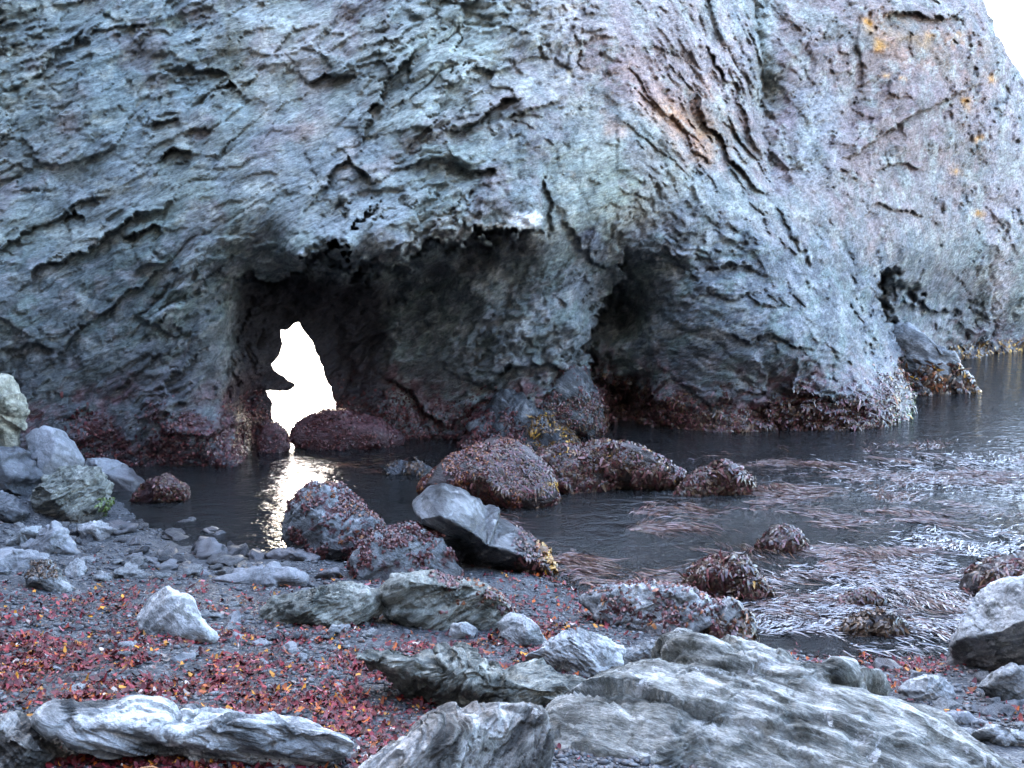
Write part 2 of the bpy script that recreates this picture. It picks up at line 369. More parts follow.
# ------------------------------------------------------------------ cliff
HOLE = [(281, 330), (289, 328), (294, 324), (299, 323), (303, 330), (313, 341), (319, 357), (325, 376), (333, 395), (338, 415), (340, 445), (338, 520),
        (278, 520), (282, 450), (286, 436), (271, 418), (272, 404), (266, 391), (284, 391), (297, 386), (288, 379), (275, 371), (274, 365), (281, 354)]
SKYL = [(-400, -780), (-100, -760), (300, -650), (560, -450), (700, -300), (820, -170), (900, -90), (962, -42), (984, 0), (991, 20), (1003, 46), (1012, 62), (1024, 78),
        (1040, 105), (1070, 165), (1105, 250), (1135, 330), (1150, 420), (1150, 620)]
CPT = [  # px, py, depth
 (-350, 490, 9.5), (-350, 200, 10), (-350, -350, 13), (-150, 480, 10.0), (-150, 200, 10.6), (0, 465, 10.7), (0, 380, 10.7), (0, 300, 10.6), (0, 200, 11.0), (0, 90, 11.6), (0, 0, 12.0),
 (100, 468, 11.0), (100, 400, 11.0), (100, 300, 11.0), (100, 200, 11.2), (100, 100, 11.7), (100, 0, 12.3), (100, -300, 14),
 (200, 468, 11.0), (200, 400, 11.1), (200, 330, 11.0), (200, 260, 11.0), (200, 150, 11.5), (200, 0, 12.5), (236, 465, 11.0), (236, 420, 11.3), (230, 380, 11.6), (222, 320, 11.2),
 (240, 340, 12.27), (246, 400, 12.36), (256, 440, 12.31), (262, 340, 12.50), (300, 316, 12.52), (278, 352, 12.52), (270, 400, 12.50), (280, 450, 12.48), (325, 340, 12.52), (340, 400, 12.52), (344, 440, 12.48), (250, 300, 12.19), (300, 296, 12.50), (300, 284, 12.31), (300, 268, 11.4), (345, 300, 12.44), (365, 340, 12.44), (355, 380, 12.50),
 (365, 400, 12.48), (380, 420, 12.45), (228, 350, 11.5), (400, 445, 12.4), (400, 380, 12.6), (400, 320, 12.4), (400, 285, 12.4), (430, 275, 12.4), (340, 275, 11.4),
 (300, 255, 10.5), (300, 200, 11.0), (350, 200, 10.9), (350, 245, 10.5), (400, 250, 10.6), (300, 100, 11.9), (300, 0, 12.6), (300, -280, 14.5), (450, 230, 10.8), (450, 260, 12.0), (490, 255, 12.0), (400, 150, 11.5), (420, 50, 12.0), (420, 0, 12.4),
 (450, 430, 12.4), (450, 350, 12.15), (470, 290, 11.95), (530, 222, 11.3), (530, 250, 11.7), (520, 310, 11.9), (520, 400, 12.2), (520, 430, 12.4), (500, 150, 11.6), (490, 80, 11.9), (520, 0, 12.6), (570, 180, 11.9), (580, 260, 12.2), (575, 330, 12.2), (590, 400, 12.7), (590, 435, 12.7),
 (620, 250, 12.4), (620, 320, 13.9), (652, 330, 12.85), (625, 400, 13.9), (655, 400, 12.95), (625, 432, 13.5), (660, 432, 13.1), (604, 432, 13.2), (680, 250, 12.5), (700, 330, 12.6), (690, 390, 12.8), (700, 432, 12.9), (640, 180, 12.3), (640, 100, 13.0), (640, 0, 13.8), (700, 180, 13.0), (700, 80, 14.0), (700, 0, 14.6),
 (760, 0, 16.2), (765, 100, 15.4), (775, 190, 14.4), (760, 250, 13.2), (770, 330, 12.7), (780, 390, 12.8), (790, 432, 12.9), (830, 400, 12.9), (865, 430, 13.0), (830, 330, 13.4), (820, 250, 14.5), (810, 150, 15.3), (810, 50, 16.0),
 (860, 250, 15.4), (870, 300, 15.6), (865, 350, 14.4), (895, 390, 13.8), (915, 420, 13.9), (860, 180, 15.8), (860, 80, 16.8), (860, 0, 17.4), (905, 170, 17.2), (920, 100, 17.4), (930, 0, 18.6), (975, 0, 19.8), (985, 60, 19.3), (960, 170, 18.6), (1000, 150, 19.6), (1015, 80, 20.5),
 (1000, 250, 19.6), (1000, 345, 21.3), (1024, 350, 21.7), (1040, 250, 20.8), (1100, 350, 22.0), (1120, 300, 23), (950, 355, 19.6), (930, 300, 18.6), (920, 250, 17.2), (940, 400, 18.0), (1060, 200, 21.5), (600, -220, 16), (-350, -800, 15.5), (300, -800, 18.5), (600, -600, 19), (0, -600, 16), (900, -80, 20.5), (780, -150, 18.5),
 (0, 620, 10.7), (200, 620, 11), (310, 620, 13.7), (420, 620, 12.4), (590, 620, 12.7), (790, 620, 12.9), (880, 620, 13.1), (1000, 620, 21), (1150, 620, 22), (-350, 620, 9.5), (930, 620, 15)]
def nuni(a, b, lo, hi, step, big):
    return np.concatenate([np.arange(lo, a, big), np.arange(a, b, step), np.arange(b, hi + 1, big)])
gu = nuni(-60, 1162, -390, 1162, 1.8, 9.0); gv = nuni(-16, 470, -790, 560, 1.8, 9.0)
U, V = np.meshgrid(gu, gv); q = np.column_stack([U.ravel(), V.ravel()])
# wobble the edges of drawn features so they break up like rock
qw3 = np.column_stack([q/30.0, np.zeros(len(q))])
qw = q + np.column_stack([fbm(qw3, 4, 21, 0.6), fbm(qw3, 4, 22, 0.6)])*7.0
D = rbf([(a, b) for a, b, c in CPT], [c for a, b, c in CPT], q)
# ledges / crevices: polyline, depth of recess on its right-hand side (image: right of travel = below when going left->right), widths
def ledge(line, A, w, lip=0.25, wl=8, both=False):
    global D
    d, s, t = poly_dist(qw if A < 0.85 else q + (qw - q)*2.3, line)
    taper = smooth01(t, 0.0, 0.18)*smooth01(1 - t, 0.0, 0.18)
    A = A if A > 0.85 else A*0.6
    rec = A*np.exp(-d/w)
    D = D + taper*np.where((s > 0) | both, rec, -lip*A*np.exp(-d/wl))
ledge([(215, 296), (228, 288), (245, 282), (262, 277), (300, 268), (322, 250), (336, 240), (345, 262), (372, 268), (400, 262), (440, 245), (470, 238), (545, 232)], 0.9, 26, 0.3, 14)
ledge([(340, 283), (356, 268), (385, 252), (415, 241)], 0.45, 16, 0.5, 8)
ledge([(440, 135), (462, 126), (482, 117), (505, 102), (522, 99)], 0.55, 12, 0.3, 12)
ledge([(500, 118), (530, 112), (560, 100)], 0.2, 8)
ledge([(318, 205), (330, 172), (345, 152), (362, 168), (380, 190)], 0.4, 14, 0.5, 8)
ledge([(300, 85), (318, 74), (335, 78), (360, 74)], 0.25, 8)
ledge([(358, 160), (372, 110), (388, 80), (420, 45)], 0.35, 10, 0.4, 10)
ledge([(150, 162), (165, 152), (190, 147)], 0.4, 7); ledge([(150, 126), (172, 118), (185, 122)], 0.3, 6); ledge([(222, 92), (230, 84), (238, 88)], 0.45, 5)
ledge([(165, 82), (188, 66), (215, 72), (232, 80)], 0.22, 9)
ledge([(5, 296), (40, 268), (90, 246), (150, 212), (185, 196)], 0.32, 13, 0.4, 9)
ledge([(40, 380), (80, 330), (130, 290), (175, 262)], 0.2, 12, 0.4, 9)
ledge([(-20, 262), (20, 236), (60, 215), (110, 190)], 0.25, 9); ledge([(20, 80), (50, 60), (88, 26)], 0.25, 8); ledge([(-10, 26), (20, 12), (40, 4)], 0.25, 8)
ledge([(120, 240), (150, 226), (165, 236)], 0.4, 8); ledge([(60, 222), (75, 214), (86, 222)], 0.4, 7)
ledge([(0, 352), (30, 344), (60, 352)], 0.2, 8); ledge([(110, 395), (140, 372), (160, 350)], 0.15, 8)
ledge([(160, 400), (180, 370), (200, 350), (222, 330)], 0.18, 10)
ledge([(620, 255), (622, 272), (612, 300), (594, 319), (587, 356), (600, 387), (607, 425)][::-1], 1.0, 24, 0.15, 16)
ledge([(560, 205), (575, 240), (590, 262), (615, 270)], 0.2, 10)
ledge([(545, 175), (556, 205), (548, 240)], 0.2, 8); ledge([(470, 172), (488, 166), (500, 172)], 0.35, 7)
ledge([(430, 222), (455, 208), (480, 186)], 0.2, 9); ledge([(345, 205), (332, 214), (345, 218)], 0.5, 8, both=True)
ledge([(544, 241), (517, 281), (494, 331), (469, 385)], 0.18, 4, both=True)
ledge([(753, -20), (764, 60), (770, 130), (776, 200)], 0.6, 9, 0.3, 20, both=True)
ledge([(690, 95), (722, 140), (748, 180), (772, 200)], 0.35, 9, 0.4, 12)
ledge([(700, 40), (735, 95), (760, 160)], 0.25, 9, 0.4, 12); ledge([(665, 110), (690, 145), (720, 172)], 0.2, 8, 0.4, 10)
ledge([(840, 160), (880, 140), (906, 120), (960, 95), (990, 78)], 0.45, 11, 0.3, 12)
ledge([(870, 178), (892, 165), (912, 162), (924, 172)], 0.3, 9); ledge([(880, 8), (915, 14), (968, 12)], 0.5, 12, 0.4, 8)
ledge([(855, 215), (880, 205), (930, 216)], 0.25, 9); ledge([(775, 205), (800, 240), (815, 270)], 0.2, 9)
ledge([(898, 265), (886, 276), (874, 290), (880, 312), (892, 340), (906, 372), (926, 408)][::-1], 1.6, 28, 0.1, 16)
ledge([(985, 360), (992, 320), (990, 285), (985, 250)], 0.4, 12, 0.8, 12)
ledge([(585, 375), (560, 364), (515, 366), (485, 380)][::-1], 0.3, 10); ledge([(380, 372), (420, 400), (450, 430)], 0.25, 10)
ledge([(640, 255), (665, 248), (685, 258)], 0.25, 10); ledge([(700, 270), (730, 262), (760, 272)], 0.18, 9); ledge([(690, 300), (740, 296), (790, 310)], 0.15, 8); ledge([(720, 340), (770, 336), (820, 352)], 0.14, 8)
def wobble(line, amp, step=2.5):
    line = np.asarray(line, float); out = []
    for k in range(len(line)-1):
        m = max(1, int(np.linalg.norm(line[k+1]-line[k])/step)); out.append(line[k] + np.linspace(0, 1, m, endpoint=False)[:, None]*(line[k+1]-line[k]))
    o = np.concatenate(out + [line[-1:]]); p3 = np.column_stack([o/14.0, np.zeros(len(o))])
    return o + np.column_stack([fbm(p3, 4, 25, 0.6), fbm(p3, 4, 26, 0.6)])*amp
HOLE_W = wobble(HOLE + HOLE[:1], 2.5); HOLE_W[-1] = HOLE_W[0]
SKYL_W = wobble(SKYL, 4.0, 4.0)
hole_d, _, _ = poly_dist(q, HOLE + HOLE[:1]); sky_d, sky_s, _ = poly_dist(q, SKYL)
keep_hole = ~inside(q, HOLE_W[:-1])
keep_sky = inside(q, np.concatenate([SKYL_W, [(-400, 620)]]))
P = at_depth(q[:, 0], q[:, 1], D)
P0 = P.copy()
def bed(P, ang, k):
    c, s = math.cos(R(ang)), math.sin(R(ang))
    u = P[:, 0]*c + P[:, 2]*s; v = -P[:, 0]*s + P[:, 2]*c
    return np.column_stack([u, P[:, 1]*1.2, v*k])
warp = np.column_stack([fbm(P*1.1, 3, 31), fbm(P*1.1, 3, 32), fbm(P*1.1, 3, 33)])*0.10
Pw = P + warp
bA, bB, bC = bed(Pw, 33, 2.0), bed(Pw, -10, 2.6), bed(Pw, -52, 2.6)
wB = smooth01(q[:, 0] + 0.2*q[:, 1], 660, 740)*smooth01(q[:, 1] + 0.15*(q[:, 0]-700), 170, 250)
wC = smooth01(q[:, 0], 590, 660)*smooth01(-(q[:, 0] - 800), -40, 40)*(1 - smooth01(q[:, 1] + 0.15*(q[:, 0]-700), 170, 250))
wD = smooth01(q[:, 0], 780, 840)*(1 - wB); wA = np.clip(1 - wB - wC, 0, 1)
def crag(b, s):
    e = b + 0.04*np.column_stack([fbm(b*4, 3, s+7), fbm(b*4, 3, s+8), fbm(b*4, 3, s+9)])
    patchy = smooth01(fbm(b*0.55, 3, s+20), -0.35, 0.35)          # broken in places, smooth in others
    u = b[:, 2]*1.5 + 0.7*fbm(b*0.9, 3, s+30); saw = u - np.floor(u)           # beds breaking off along their planes
    return (-0.32*blocks(e*0.7, s) + 0.075*facets(e*0.75, s+6, 1.4, 0.45) - 0.24*blocks(e*1.6, s+1) + 0.038*facets(e*2.2, s+7, 1.6, 0.6) - (0.06 + 0.08*patchy)*blocks(e*3.9, s+2) + (0.010 + 0.026*patchy)*facets(e*5.2, s+5, 1.6, 0.7)
            - (0.014 + 0.020*patchy)*blocks(e*9, s+18) + 0.03*fbm(b*2.2, 5, s+4, 0.55) + 0.12*fbm(b*0.5, 2, s+12) + 0.03*saw*smooth01(fbm(b*0.6, 2, s+31), -0.2, 0.3)
            + 0.10*smooth01(1 - np.abs(fbm(e*0.8, 2, s+13))*14, 0.2, 1.0)*smooth01(fbm(b*0.7, 2, s+14), 0.0, 0.35))
dA, dB, dC = crag(bA, 40), crag(bB, 60), crag(bC, 80)
disp = 0.74*(wA*dA + wB*dB*0.85 + wC*dC*0.85)
disp *= 1 - 0.2*smooth01(q[:, 0], 770, 860)*(1 - 0.6*wB)
roughf = 0.45 + 0.75*smooth01(fbm(P*0.5, 3, 90), -0.4, 0.4)
disp *= roughf*(0.35 + 0.65*smooth01(hole_d, 0, 30))
D2 = D + disp + 0.6*np.exp(-sky_d/14.0)
Fc0 = grid_faces(len(gu), len(gv)); kv = keep_hole & keep_sky; Fc0 = Fc0[kv[Fc0].all(1)]
_e = np.concatenate([Fc0[:, [k, (k+1) % 4]] for k in range(4)]); _e.sort(axis=1); _k, _c = np.unique(_e[:, 0]*len(q) + _e[:, 1], return_counts=True)
bv = np.unique(np.concatenate([_k[_c == 1]//len(q), _k[_c == 1] % len(q)]))
def snap(pts, line, lim):
    best = np.full(len(pts), 1e9); res = pts.copy()
    for k in range(len(line)-1):
        a_, b_ = line[k], line[k+1]; ab = b_ - a_; t_ = np.clip(((pts - a_) @ ab)/(ab @ ab + 1e-9), 0, 1); c_ = a_ + t_[:, None]*ab
        d_ = np.linalg.norm(pts - c_, axis=1); m_ = (d_ < best) & (d_ < lim); best = np.where(m_, d_, best); res[m_] = c_[m_]
    return res
q[bv] = snap(q[bv], HOLE_W, 3.0); q[bv] = snap(q[bv], SKYL_W, 3.0)
P = at_depth(q[:, 0], q[:, 1], D2)
# --- local colour of the rock (stone, lichen, stains, some painted shade): kept in place on the stone
n_a = fbm(P*0.8, 4, 101); n_b = fbm(P*2.2, 4, 103); n_c = fbm(bed(P, 33, 3)*1.5, 4, 105); n_d = fbm(P*5, 3, 107)
def lerp(c, m, col): return c*(1 - m[:, None]) + np.array(col)*m[:, None]
C = np.tile(np.array([0.235, 0.262, 0.275]), (len(q), 1))
C = lerp(C, smooth01(n_a, -0.1, 0.7)*0.7, (0.26, 0.30, 0.285)); C = lerp(C, smooth01(n_b, 0.1, 0.7)*0.5, (0.15, 0.165, 0.18)); C = lerp(C, smooth01(n_c, 0.15, 0.8)*0.6, (0.36, 0.385, 0.385))
C = lerp(C, smooth01(fbm(P*1.3, 4, 109), 0.15, 0.7)*0.5, (0.27, 0.235, 0.235))
def patch(cx, cy, rx, ry, ang, col, strength=1.0, edge=0.7):
    global C
    c, s = math.cos(R(ang)), math.sin(R(ang)); dx, dy = qw[:, 0]-cx, qw[:, 1]-cy
    r = np.hypot((dx*c + dy*s)/rx, (-dx*s + dy*c)/ry) + 0.35*n_b + 0.2*n_d
    C = lerp(C, (1 - smooth01(r, 1 - edge, 1 + edge*0.4))*strength, col)
patch(620, 30, 130, 120, 0, (0.36, 0.32, 0.31), 0.75); patch(880, 90, 180, 190, 0, (0.225, 0.185, 0.175), 0.9); patch(300, 50, 60, 70, 0, (0.50, 0.53, 0.52), 0.8); patch(210, 100, 50, 22, 20, (0.34, 0.40, 0.42), 0.7)
patch(460, 40, 110, 80, -20, (0.40, 0.44, 0.42), 0.65, 1.0); patch(430, 110, 60, 40, 0, (0.37, 0.41, 0.39), 0.5, 1.0); patch(600, 170, 70, 60, -20, (0.40, 0.44, 0.38), 0.5, 1.0); patch(640, 200, 60, 40, -40, (0.45, 0.48, 0.39), 0.5, 1.0)
patch(700, 70, 60, 70, 50, (0.45, 0.42, 0.43), 0.6); patch(765, 40, 13, 90, -3, (0.40, 0.44, 0.42), 0.7, 1.0); patch(815, 130, 36, 60, 0, (0.30, 0.315, 0.33), 0.8, 0.7); patch(785, 110, 9, 80, -2, (0.20, 0.17, 0.18), 0.7)
patch(690, 120, 55, 40, 40, (0.40, 0.21, 0.11), 0.7, 1.0); patch(665, 110, 20, 10, 30, (0.44, 0.28, 0.16), 0.55, 1.0); patch(700, 128, 16, 10, 30, (0.44, 0.28, 0.16), 0.5, 1.0); patch(610, 125, 24, 10, 30, (0.38, 0.27, 0.22), 0.6); patch(940, 55, 60, 30, 10, (0.30, 0.19, 0.14), 0.7, 1.0); patch(890, 30, 30, 24, 30, (0.32, 0.19, 0.11), 0.6, 1.1); patch(630, 70, 60, 26, 30, (0.30, 0.21, 0.19), 0.6, 1.1); patch(905, 172, 16, 12, 0, (0.07, 0.07, 0.075), 0.8)  # last patch paints the shade of the pocket under the ledge
patch(935, 120, 60, 60, 0, (0.24, 0.205, 0.20), 0.7); patch(1005, 190, 24, 110, 0, (0.34, 0.31, 0.32), 0.7); patch(1000, 290, 9, 60, 5, (0.55, 0.54, 0.56), 0.8)
for (x, y, rr) in ((868, 25, 9), (880, 45, 8), (922, 42, 14), (970, 105, 9), (978, 140, 8), (905, 80, 6), (990, 75, 8), (957, 170, 7), (978, 213, 6), (882, 78, 6), (955, 40, 9)):
    patch(x, y, rr, rr*0.8, 20, (0.42, 0.22, 0.06), 0.8, 1.1)
pass; patch(500, 229, 40, 3.5, -3, (0.62, 0.62, 0.60), 0.8, 0.5); patch(385, 258, 30, 6, -32, (0.50, 0.48, 0.46), 0.8); patch(345, 158, 8, 28, 12, (0.46, 0.45, 0.44), 0.7)
patch(568, 75, 5, 9, 0, (0.7, 0.68, 0.62), 0.8); patch(574, 10, 16, 7, 0, (0.62, 0.6, 0.6), 0.8); patch(572, 285, 18, 12, 20, (0.30, 0.31, 0.36), 0.9, 0.3); patch(590, 248, 16, 16, 0, (0.22, 0.24, 0.31), 0.8, 0.3)
patch(100, 130, 90, 60, -30, (0.22, 0.26, 0.28), 0.4); patch(60, 350, 110, 70, -10, (0.17, 0.205, 0.215), 0.65); patch(180, 250, 110, 50, 0, (0.19, 0.24, 0.225), 0.5); patch(310, 130, 24, 12, 0, (0.38, 0.30, 0.28), 0.6)
patch(430, 400, 90, 40, 10, (0.12, 0.075, 0.08), 0.5, 1.0); patch(622, 350, 26, 95, 10, (0.07, 0.055, 0.06), 0.8); patch(720, 310, 90, 90, 0, (0.15, 0.165, 0.18), 0.6); patch(930, 315, 62, 52, 0, (0.13, 0.13, 0.145), 0.8)  # narrow crevice patch paints recess shade into the rock
dv, _, _ = poly_dist(qw, [(544, 241), (517, 281), (494, 331), (469, 381)])
C = lerp(C, np.exp(-(dv/2.0)**2)*smooth01(n_d, -0.2, 0.4), (0.50, 0.48, 0.44))
for ln in ([(330, 312), (350, 330), (400, 355)], [(395, 300), (425, 320), (445, 352)], [(515, 320), (510, 350), (500, 370)], [(560, 150), (575, 190), (592, 185)]):
    dv, _, _ = poly_dist(qw, ln); C = lerp(C, np.exp(-(dv/1.6)**2)*smooth01(n_d, -0.1, 0.4)*0.8, (0.42, 0.36, 0.30))
# darker, wetter, sea-washed rock below an uneven line; weathered stone above it
sea_line = np.interp(q[:, 0], [-400, 0, 120, 220, 330, 440, 540, 620, 700, 780, 870, 930, 1010, 1160], [270, 235, 215, 225, 222, 246, 238, 218, 190, 212, 245, 250, 320, 335])
low = smooth01(qw[:, 1] - sea_line + 28*n_b + 14*n_d, -22, 48)
C = lerp(C, low*(0.86 + 0.08*smooth01(q[:, 0], 560, 660)), (0.082, 0.094, 0.102)); C = lerp(C, low*smooth01(q[:, 0], 600, 720)*0.6, (0.062, 0.067, 0.078)); C = lerp(C, low*smooth01(n_c, -0.1, 0.5)*0.4, (0.13, 0.165, 0.155)); C = lerp(C, low*smooth01(n_d, 0.15, 0.45)*0.45, (0.27, 0.28, 0.30))
for (x, w_) in ((215, 8), (240, 14), (265, 10), (290, 12), (228, 5), (160, 9)):
    sx_ = np.exp(-((qw[:, 0] - x - 0.10*(qw[:, 1]-60))/w_)**2)*smooth01(-qw[:, 1], -215, -120)
    C = lerp(C, sx_*smooth01(n_b, -0.4, 0.4)*0.55, (0.185, 0.18, 0.14) if x != 265 else (0.40, 0.38, 0.34))
patch(120, 60, 120, 80, -20, (0.185, 0.23, 0.235), 0.5, 1.0); patch(40, 200, 90, 70, -20, (0.17, 0.195, 0.205), 0.5, 1.0); patch(660, 60, 70, 60, 40, (0.30, 0.26, 0.26), 0.5, 1.0)
patch(247, 415, 24, 62, 0, (0.040, 0.020, 0.022), 0.92, 0.6)  # left tunnel lip painted dark as shade, against light from the opening
m1 = smooth01(fbm(P*0.9 + 17, 4, 131, 0.6), 0.0, 0.5); C = lerp(C, m1*0.45*(1 - low), (0.155, 0.175, 0.165))
m2 = smooth01(fbm(P*1.1 + 31, 4, 133, 0.6), 0.05, 0.5); C = lerp(C, m2*0.4*(1 - low), (0.215, 0.18, 0.19))
m3 = smooth01(fbm(P*2.6 + 47, 5, 135, 0.65), 0.2, 0.5); C = lerp(C, m3*0.5*(1 - 0.6*low), (0.40, 0.42, 0.40))
mean_ = C.mean(1, keepdims=True); C = np.clip(mean_ + 1.6*(C - mean_), 0.015, 0.8)*(1 - 0.24*(1 - low))[:, None]
C = C*np.array([1.09, 1.01, 0.91])
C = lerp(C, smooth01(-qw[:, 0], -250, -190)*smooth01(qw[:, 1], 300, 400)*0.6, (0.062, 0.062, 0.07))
# tide-zone algae, dark wet rock at the waterline
zz = P[:, 2] + 0.35*n_b + 0.2*n_a
alg = (1 - smooth01(zz, 0.45, 1.05))*smooth01(fbm(P*4.0, 4, 113), -0.45, 0.15)
alg *= 0.35 + 0.65*smooth01(fbm(P*13, 3, 117) + 0.5*n_d, -0.15, 0.12)
alg *= np.where(q[:, 0] > 880, 0.7, 1.0)
C = lerp(C, alg*0.95, (0.085, 0.034, 0.036)); C = lerp(C, alg*smooth01(fbm(P*9, 3, 115), 0.25, 0.5)*0.7, (0.24, 0.175, 0.18))
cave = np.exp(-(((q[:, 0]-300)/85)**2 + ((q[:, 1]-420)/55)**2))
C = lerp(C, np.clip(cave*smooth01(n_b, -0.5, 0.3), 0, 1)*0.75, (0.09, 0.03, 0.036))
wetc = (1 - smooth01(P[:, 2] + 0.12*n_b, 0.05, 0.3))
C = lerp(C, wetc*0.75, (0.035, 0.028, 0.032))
recess_shade = smooth01(D, 11.45, 12.1)*(1 - smooth01(np.abs(q[:, 0]-310), 65, 90))*smooth01(q[:, 1], 262, 290)  # tunnel shade put into the rock colour, picked by depth
C = lerp(C, recess_shade*0.93, (0.022, 0.018, 0.021))
patch(247, 415, 20, 60, 0, (0.032, 0.018, 0.02), 0.9, 0.6)  # tunnel-lip shade painted again over the tide-zone colours
patch(524, 219, 20, 8, 0, (0.85, 0.85, 0.83), 1.0, 0.35)
dry = smooth01(P[:, 2], 0.3, 1.3)
# --- solid: front, back and joining rim
nU, nV = len(gu), len(gv)
thick = np.clip(0.12 + np.minimum(0.05*sky_d, 0.012*np.minimum(hole_d, 45) + 0.07*np.maximum(hole_d - 45, 0)), 0.12, 4.0)
PB = at_depth(q[:, 0], q[:, 1], np.maximum(D2, D) + thick)
Fc = grid_faces(nU, nV); kv = keep_hole & keep_sky; Fc = Fc[kv[Fc].all(1)]
E = np.concatenate([Fc[:, [k, (k+1) % 4]] for k in range(4)]); key = np.sort(E, 1); key = key[:, 0]*len(q) + key[:, 1]
uq, idx, cnt = np.unique(key, return_index=True, return_counts=True); be = E[idx[cnt == 1]]
n0 = len(q); rim = np.column_stack([be[:, 1], be[:, 0], be[:, 0] + n0, be[:, 1] + n0])
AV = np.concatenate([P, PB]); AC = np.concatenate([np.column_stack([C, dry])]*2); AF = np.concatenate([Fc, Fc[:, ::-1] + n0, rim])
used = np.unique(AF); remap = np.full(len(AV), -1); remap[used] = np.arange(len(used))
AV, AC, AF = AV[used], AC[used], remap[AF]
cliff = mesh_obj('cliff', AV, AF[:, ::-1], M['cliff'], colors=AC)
tag(cliff, 'tall craggy grey cliff pierced by a bright sea tunnel', kind='structure')
cl_front = (P, Fc[:, ::-1], q)

# ------------------------------------------------------------------ seaweed blades growing on a surface
def weed_on(parent, loc, v, f, n, mask, palette, length=(0.05, 0.12), width=(0.010, 0.022), seed=1, name='seaweed', lift=0.012, cluster=0.0, hang=1.0, freq=5.0, kind='stuff', mat='weed'):
    rs = np.random.RandomState(seed); n = int(n*1.5)
    tri = f[:, :3] if f.shape[1] == 3 else np.concatenate([f[:, [0, 1, 2]], f[:, [0, 2, 3]]])
    a, b, c = v[tri[:, 0]], v[tri[:, 1]], v[tri[:, 2]]
    nr = np.cross(b-a, c-a); ar = np.linalg.norm(nr, axis=1); nr /= ar[:, None] + 1e-12
    cen = (a+b+c)/3
    w = ar*np.clip(mask(cen, nr), 0, 1)
    vis = ((np.array([0, 0, CAMZ]) - cen)*nr).sum(1)
    w = w*np.where(vis > 0, 1, 0.15)
    if cluster != 0: w = w*smooth01(fbm(cen*freq, 3, seed+5), cluster-0.12, cluster+0.12)
    if w.sum() <= 0: return None
    k = rs.choice(len(tri), n, p=w/w.sum())
    r1, r2 = rs.rand(n), rs.rand(n); m = r1 + r2 > 1; r1[m] = 1-r1[m]; r2[m] = 1-r2[m]
    p = a[k] + r1[:, None]*(b[k]-a[k]) + r2[:, None]*(c[k]-a[k]); N = nr[k]
    g = np.array([0, 0, -hang]) + rs.normal(size=(n, 3))*0.95
    t = g - (g*N).sum(1)[:, None]*N; t /= np.linalg.norm(t, axis=1)[:, None] + 1e-9
    s = np.cross(N, t)
    L = rs.uniform(*length, n)[:, None]*(0.38 + 0.5*rs.rand(n)[:, None]**2); W = rs.uniform(*width, n)[:, None]*1.15
    cur = rs.uniform(-0.5, 0.5, n)[:, None]
    pts = []
    for j, (u, wv, h) in enumerate(((0, 0.6, 0.1), (0.33, 1.0, 0.9), (0.68, 1.0, 0.8), (1.0, 0.5, 0.2))):
        cpt = p + t*L*u + s*cur*L*u*u + N*(lift*h*(0.6 + rs.rand(n)[:, None])) + np.array([0, 0, -0.25])*L*u*u*0.6
        tw = N*rs.uniform(-0.5, 0.5, n)[:, None]*W
        pts += [cpt - s*W*wv*0.5 - tw*0.4, cpt + s*W*wv*0.5 + tw*0.4]
    vv = np.stack(pts, 1).reshape(-1, 3); base = (np.arange(n)*8)[:, None]
    ff = np.concatenate([base + np.array([2*j, 2*j+1, 2*j+3, 2*j+2]) for j in range(3)])
    pal = np.array(palette); ci = rs.randint(0, len(pal), n); col = pal[ci]*rs.uniform(0.4, 1.2, n)[:, None]
    o = mesh_obj(name, vv - np.asarray(loc), ff, M[mat], parent=parent, colors=np.repeat(col, 8, 0))
    if kind: o['kind'] = kind
    return o
RED = [(0.085, 0.020, 0.022), (0.055, 0.016, 0.018), (0.11, 0.035, 0.032), (0.065, 0.025, 0.024), (0.03, 0.012, 0.013), (0.14, 0.06, 0.055)]
BROWN = [(0.075, 0.042, 0.02), (0.045, 0.028, 0.017), (0.10, 0.052, 0.028), (0.06, 0.034, 0.026), (0.12, 0.08, 0.055), (0.03, 0.02, 0.014)]
GOLD = [(0.34, 0.17, 0.02), (0.26, 0.13, 0.025), (0.16, 0.08, 0.02), (0.42, 0.22, 0.03)]
ORNG = [(0.19, 0.058, 0.018), (0.13, 0.040, 0.018), (0.09, 0.028, 0.018), (0.22, 0.09, 0.03)]
GREEN = [(0.07, 0.10, 0.025), (0.10, 0.14, 0.03), (0.05, 0.08, 0.025)]
clv, clf, clq = cl_front
pxc = lambda c: project(c)
weed_on(cliff, (0, 0, 0), clv, clf, 9000, lambda c, n: (1 - smooth01(c[:, 2] + 0.3*fbm(c*2, 2, 5), 0.15, 0.6))*(c[:, 2] > -0.05)*(pxc(c)[0] > 590)*(pxc(c)[0] < 900), RED + BROWN, (0.05, 0.13), (0.012, 0.03), 11)
weed_on(cliff, (0, 0, 0), clv, clf, 3500, lambda c, n: (1 - smooth01(c[:, 2] + 0.3*fbm(c*2, 2, 6), 0.2, 0.7))*(c[:, 2] > -0.05)*(pxc(c)[0] < 590)*(pxc(c)[0] > 60), RED, (0.03, 0.08), (0.012, 0.03), 12)
weed_on(cliff, (0, 0, 0), clv, clf, 420, lambda c, n: (1 - smooth01(c[:, 2], 0.45, 0.75))*(c[:, 2] > 0.0)*(pxc(c)[0] > 850)*(pxc(c)[0] < 925), GOLD[:1] + ORNG + BROWN + RED, (0.12, 0.3), (0.015, 0.03), 13, name='golden_rockweed', lift=0.03, cluster=-0.05, freq=6)
weed_on(cliff, (0, 0, 0), clv, clf, 500, lambda c, n: (c[:, 2] < 0.3)*(c[:, 2] > -0.02)*(pxc(c)[0] > 950)*1.0, BROWN + GOLD, (0.1, 0.3), (0.02, 0.05), 14)
